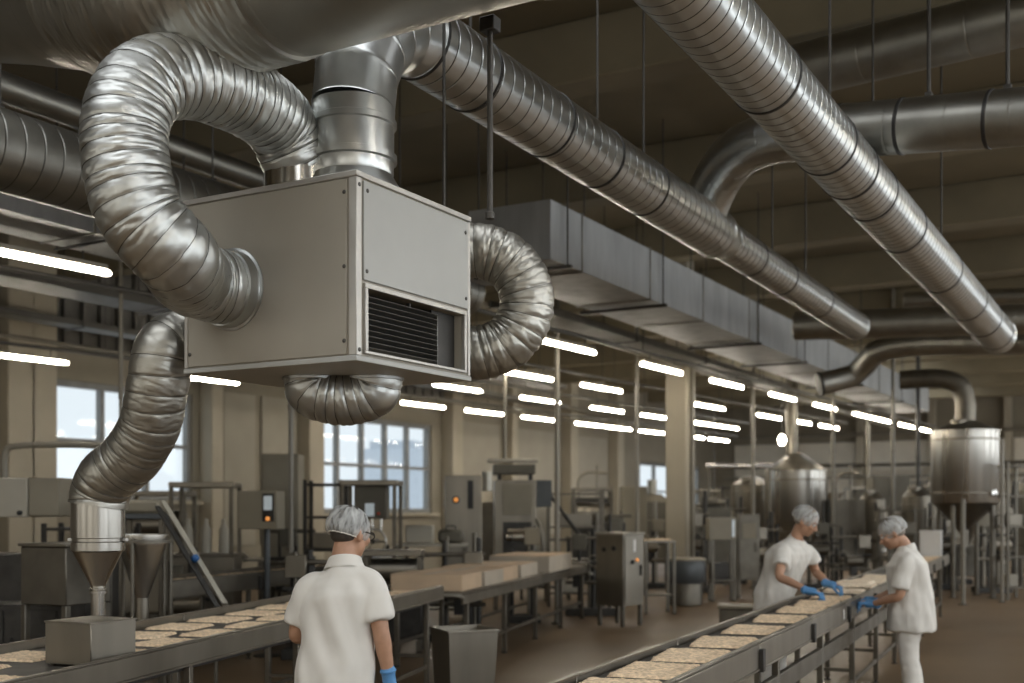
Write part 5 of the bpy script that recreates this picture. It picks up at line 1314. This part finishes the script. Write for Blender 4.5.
cabinet_machine('dark raised cabinet on tall legs above the profile worker', 888, 29.5, .95, .6, 1.7, 2.55, M_olive, 0, 'process_cabinet', 2)
rack('tray rack loaded with steel trays behind the profile worker', 902, 24.2, .8, .5, 1.75, 4, .1, M_steel_dk, False, True)
d = 22.6
zc, zt = zpx(503, d), zpx(431, d)
tank('large bright tank with a conical bottom and a vent elbow on top', 965, d, .635, 0, zc, zt, .22, .52, (.19, [(0, 0, zt + .16), (0, 0, zt + .62), (-.10, .03, zt + .90), (-.38, .14, zt + 1.04), (-1.1, .5, zt + 1.06)]))
cabinet_machine('low steel machine with a hopper under the conical-bottomed tank', 968, 24.6, .7, .6, .3, .95, M_steel_dk, 0, 'process_cabinet', 1, None, 'hopper')
rack('tall pipe scaffold rack standing past the conical-bottomed tank', 1012, 22.0, .42, .6, 2.6, 5, .0, M_steel_dk, False, True, 'pipe_scaffold')
cabinet_machine('cream-fronted machine beside the pipe scaffold', 990, 26.0, .5, .5, .5, 2.1, M_cream, 0, 'process_cabinet', 1, None, 'pipes')
tank('narrow bright vessel at the edge behind the pipe scaffold', 1034, 25.8, .34, 0, .7, 2.3, .2)
# ---- deep rows at the end of the hall
cabinet_machine('deep row cabinet with a hood and stack just beyond the round-topped cabinet', 652, 30.5, .9, .7, .3, 1.9, M_olive, 0, 'process_cabinet', 2, None, 'hood')
frame_machine('deep row drum machine seen past the column edge', 702, 32.5, .9, .7, 1.0, 2.2, M_steel_dk, 0, 'drum', False, 'mixing_machine')
rack('deep row rack behind the bright horizontal pipe', 738, 33, 1.0, .6, 2.4, 5, 0, M_iron, False, True)
cabinet_machine('deep row steel cabinet with a hopper right of the cone-lidded tank', 832, 33, .9, .7, .3, 1.75, M_steel_dk, 0, 'process_cabinet', 2, None, 'hopper')
frame_machine('deep row filling machine behind the slim vessel', 862, 34, .9, .7, 1.05, 2.3, M_olive, 0, 'box')
rack('deep row braced frame behind the raised dark cabinet', 905, 35, 1.2, .6, 2.6, 5, 0, M_iron, True, True, 'braced_frame')
cabinet_machine('deep row machine with pipes left of the conical-bottomed tank', 935, 33, .8, .7, .3, 1.9, M_steel, 0, 'process_cabinet', 1, None, 'pipes')
cabinet_machine('deep row machine with a motor past the conical-bottomed tank', 1003, 32, 1.0, .7, .3, 2.0, M_olive, 0, 'process_cabinet', 2, None, 'motor')
cabinet_machine('squat steel machine with a hood behind the packing machine', 487, 22.5, .8, .6, .3, 1.85, M_steel_dk, 0, 'process_cabinet', 1, None, 'hood')
cabinet_machine('dark machine with pipes behind the mixing drum machine', 590, 28, .9, .6, .3, 2.0, M_iron, 0, 'process_cabinet', 2, None, 'pipes')
frame_machine('dark machine with a drum under the window between pale columns', 160, 16.5, .9, .6, 1.0, 1.9, M_olive, 0, 'drum', False, 'mixing_machine')
rack('dark storage rack behind the square tank', 92, 13.2, .9, .5, 1.55, 4, 0, M_iron, False, True)
cabinet_machine('dark low machine beneath the beige oven end', 18, 9.3, .9, .5, .25, .95, M_iron, 0, 'process_cabinet', 2)
frame_machine('low dark mixing machine between the hand wheel machine and packing table', 394, 13.9, .7, .5, .75, 1.15, M_iron, 0, 'drum', False, 'mixing_machine')
t = rack('low dark rack under the far side of the packing table', 545, 22, .9, .5, 1.2, 3, 0, M_iron, False, True); t['label'] = 'low dark rack standing past the packing table end'
# ---- pipe manifolds between the machines
def manifold(label, px, d, w, h, seed, m=M_iron, m2=M_steel_dk):
    r_ = random.Random(seed); t = base('pipe_manifold', label, 'pipework', px, d)
    panel(t, (-w / 2, -.2, 0), (w / 2, .2, .12), m, 'skid'); xs = sorted(r_.uniform(-w / 2 + .06, w / 2 - .06) for _ in range(5))
    for i, x in enumerate(xs):
        hh = h * r_.uniform(.55, 1.0); MB().cyl((x, 0, .121), (x, 0, hh), r_.choice((.025, .035, .045)), n=10).build('riser', m2 if i % 2 else m, t)
        MB().lathe((x, 0, hh * r_.uniform(.4, .7)), [(.05, 0), (.075, .01), (.075, .05), (.05, .06)], 12).build('flange', M_steel, t)
    for k in range(3):
        z = h * (.3 + .22 * k) + r_.uniform(-.05, .05); MB().cyl((-w / 2, -.07, z), (w / 2, -.07, z), .03, n=10).build('cross_pipe', m if k % 2 else m2, t)
    x = r_.uniform(-w / 3, w / 3); z = h * .45
    MB().cyl((x - .16, -.22, z), (x + .16, -.22, z), .11, n=16).build('pump', m2, t); MB().b2((x - .06, -.22, z - .3), (x + .06, -.1, z - .11)).build('pump_bracket', m, t)
    y = r_.uniform(-w / 3, w / 3); MB().b2((y - .12, -.16, h * .62), (y + .12, -.09, h * .62 + .26), .008).build('junction_box', r_.choice((M_beige, M_olive, M_steel)), t)
    wv = MB().tube([Vector((xs[2] + math.cos(a) * .09, -.14, h * .52 + math.sin(a) * .09)) for a in np.linspace(0, 2 * PI, 19)], .012, 8, smooth=False, step=.03).build('valve_wheel', M_steel, t)
    return t
for i, (px, d, w, h, lab) in enumerate((
    (180, 13.9, .8, 1.25, 'under the pipe-framed filling machine'), (292, 16.6, .7, 1.9, 'behind the pole-mounted control box'), (306, 13.2, .5, 1.5, 'right of the pole-mounted control box'),
    (350, 13.6, .9, 1.1, 'just past the seen-from-behind worker'), (398, 17.4, .7, 1.35, 'under the beige-topped work table edge'), (455, 15.0, .8, 1.45, 'before the steel cabinet with the red-orange button'),
    (524, 17.4, .5, 1.9, 'right of the packing machine'), (590, 18.6, .8, 1.7, 'left of the steel control cabinet'), (612, 21.5, .7, 2.1, 'between the braced frame and control cabinet'),
    (655, 25, .8, 2.0, 'behind the small slab table'), (697, 23.8, .5, 2.2, 'touching the right side of the column view'), (728, 26.5, .8, 2.3, 'behind the stand-mounted panel box'),
    (768, 25.2, .6, 1.7, 'before the short side tank'), (822, 24.6, .7, 1.9, 'right of the cone-lidded tank'), (850, 23.4, .8, 1.5, 'between the two standing workers'),
    (884, 26.2, .6, 2.0, 'left of the tray rack'), (941, 24.6, .6, 2.1, 'left of the conical-bottomed tank'), (952, 26.5, .8, 1.7, 'beneath the conical-bottomed tank'), (992, 23.6, .7, 2.2, 'right of the conical-bottomed tank'), (1006, 27.2, .7, 2.4, 'behind the pipe scaffold rack'))):
    manifold('dark pipe manifold with a pump ' + lab, px, d, w, h, 100 + i, M_iron, M_steel_dk if i % 3 else M_steel)
# ---- standing posts and drops
def post(label, px, d, r, z0, z1, m=None):
    p = ground(px, d); t = thing('steel_post', label, 'post', (p.x, p.y, z0))
    MB().cyl((0, 0, .012), (0, 0, z1 - z0), r, n=14).build('pipe', m or M_pipe, t); MB().lathe((0, 0, 0), [(r * 2.2, 0), (r * 2.2, .012), (r * 1.1, .02)], 16).build('base_flange', M_iron, t)
    MB().lathe((0, 0, (z1 - z0) * .45), [(r, 0), (r * 1.25, .01), (r * 1.25, .07), (r, .08)], 16).build('coupling', m or M_pipe, t)
def top(px, d): return ceil_z(ground(px, d).y)
post('slim pale post standing behind the oven bent rail', 121, 13.2, .024, 0, top(121, 13.2))
post('slim grey post rising beside the pole-mounted control box', 291, 14.6, .032, 0, top(291, 14.6))
post('pale drop pipe rising from the packing machine top', 505, 19.5, .026, 2.562, top(505, 19.5))
post('pale post before the braced frame', 557, 17.2, .038, 0, top(557, 17.2))
post('pale post between the braced frame and the column', 637, 21.4, .034, 0, top(637, 21.4))
post('white drop pipe behind the bright horizontal pipe', 753, 25.0, .04, 0, top(753, 25))
post('pale post just right of the large cone-lidded tank', 833, 25.4, .04, 0, top(833, 25.4))
post('pale post standing before the raised dark cabinet', 893, 25.4, .042, 0, top(893, 25.4))
post('slim post at the side of the vent elbow tank', 1002, 21.2, .035, 0, 3.0)
post('pale post in front of the conical-bottomed tank', 963, 20.6, .04, 0, 1.9)
post('pale post behind the deep row hopper cabinet', 868, 31, .05, 0, top(868, 31))
post('thin dark post near the low bin', 918, 28.5, .05, 0, top(918, 28.5), M_iron)
# wall-side pipes on the end wall
for k, (z, lab) in enumerate(((3.1, 'lower pipe along the end wall'), (3.6, 'middle pipe along the end wall'), (4.9, 'upper pipe along the end wall'))):
    t = thing('pipe_run', lab, 'pipe', (-14, Y1 - .55, z)); MB().cyl((-17.4, Y1 - .55, z), (6, Y1 - .55, z), .07, n=12).build('pipe', M_pipe if k != 1 else M_steel_dk, t, True)
    for x in (-16, -10, -4, 2): MB().b2((x - .03, Y1 - .56, z - .05), (x + .03, Y1 - .02, z - .08)).build('wall_bracket', M_iron, t, True)
# ------------------------------------------------------------------ camera and view
cam = bpy.data.cameras.new('camera'); co = bpy.data.objects.new('camera', cam); C.objects.link(co); S.camera = co
co.location = CAM; co.rotation_euler = (PI / 2, 0, TH); cam.sensor_width = 36; cam.lens = FPX / 1024 * 36; cam.shift_y = (510 - 341.5) / 1024
cam.clip_end = 500
cam.dof.use_dof = True; cam.dof.focus_distance = 5.3; cam.dof.aperture_fstop = 1.9
S.view_settings.view_transform = 'Standard'; S.view_settings.look = 'None'; S.view_settings.gamma = 1; S.view_settings.use_curve_mapping = False
S.view_settings.exposure = EXPOSURE
S.cycles.max_bounces = 7; S.cycles.diffuse_bounces = 3; S.cycles.glossy_bounces = 4; S.cycles.transparent_max_bounces = 8; S.cycles.use_denoising = True
S.cycles.sample_clamp_indirect = 6; S.cycles.caustics_reflective = False; S.cycles.caustics_refractive = False
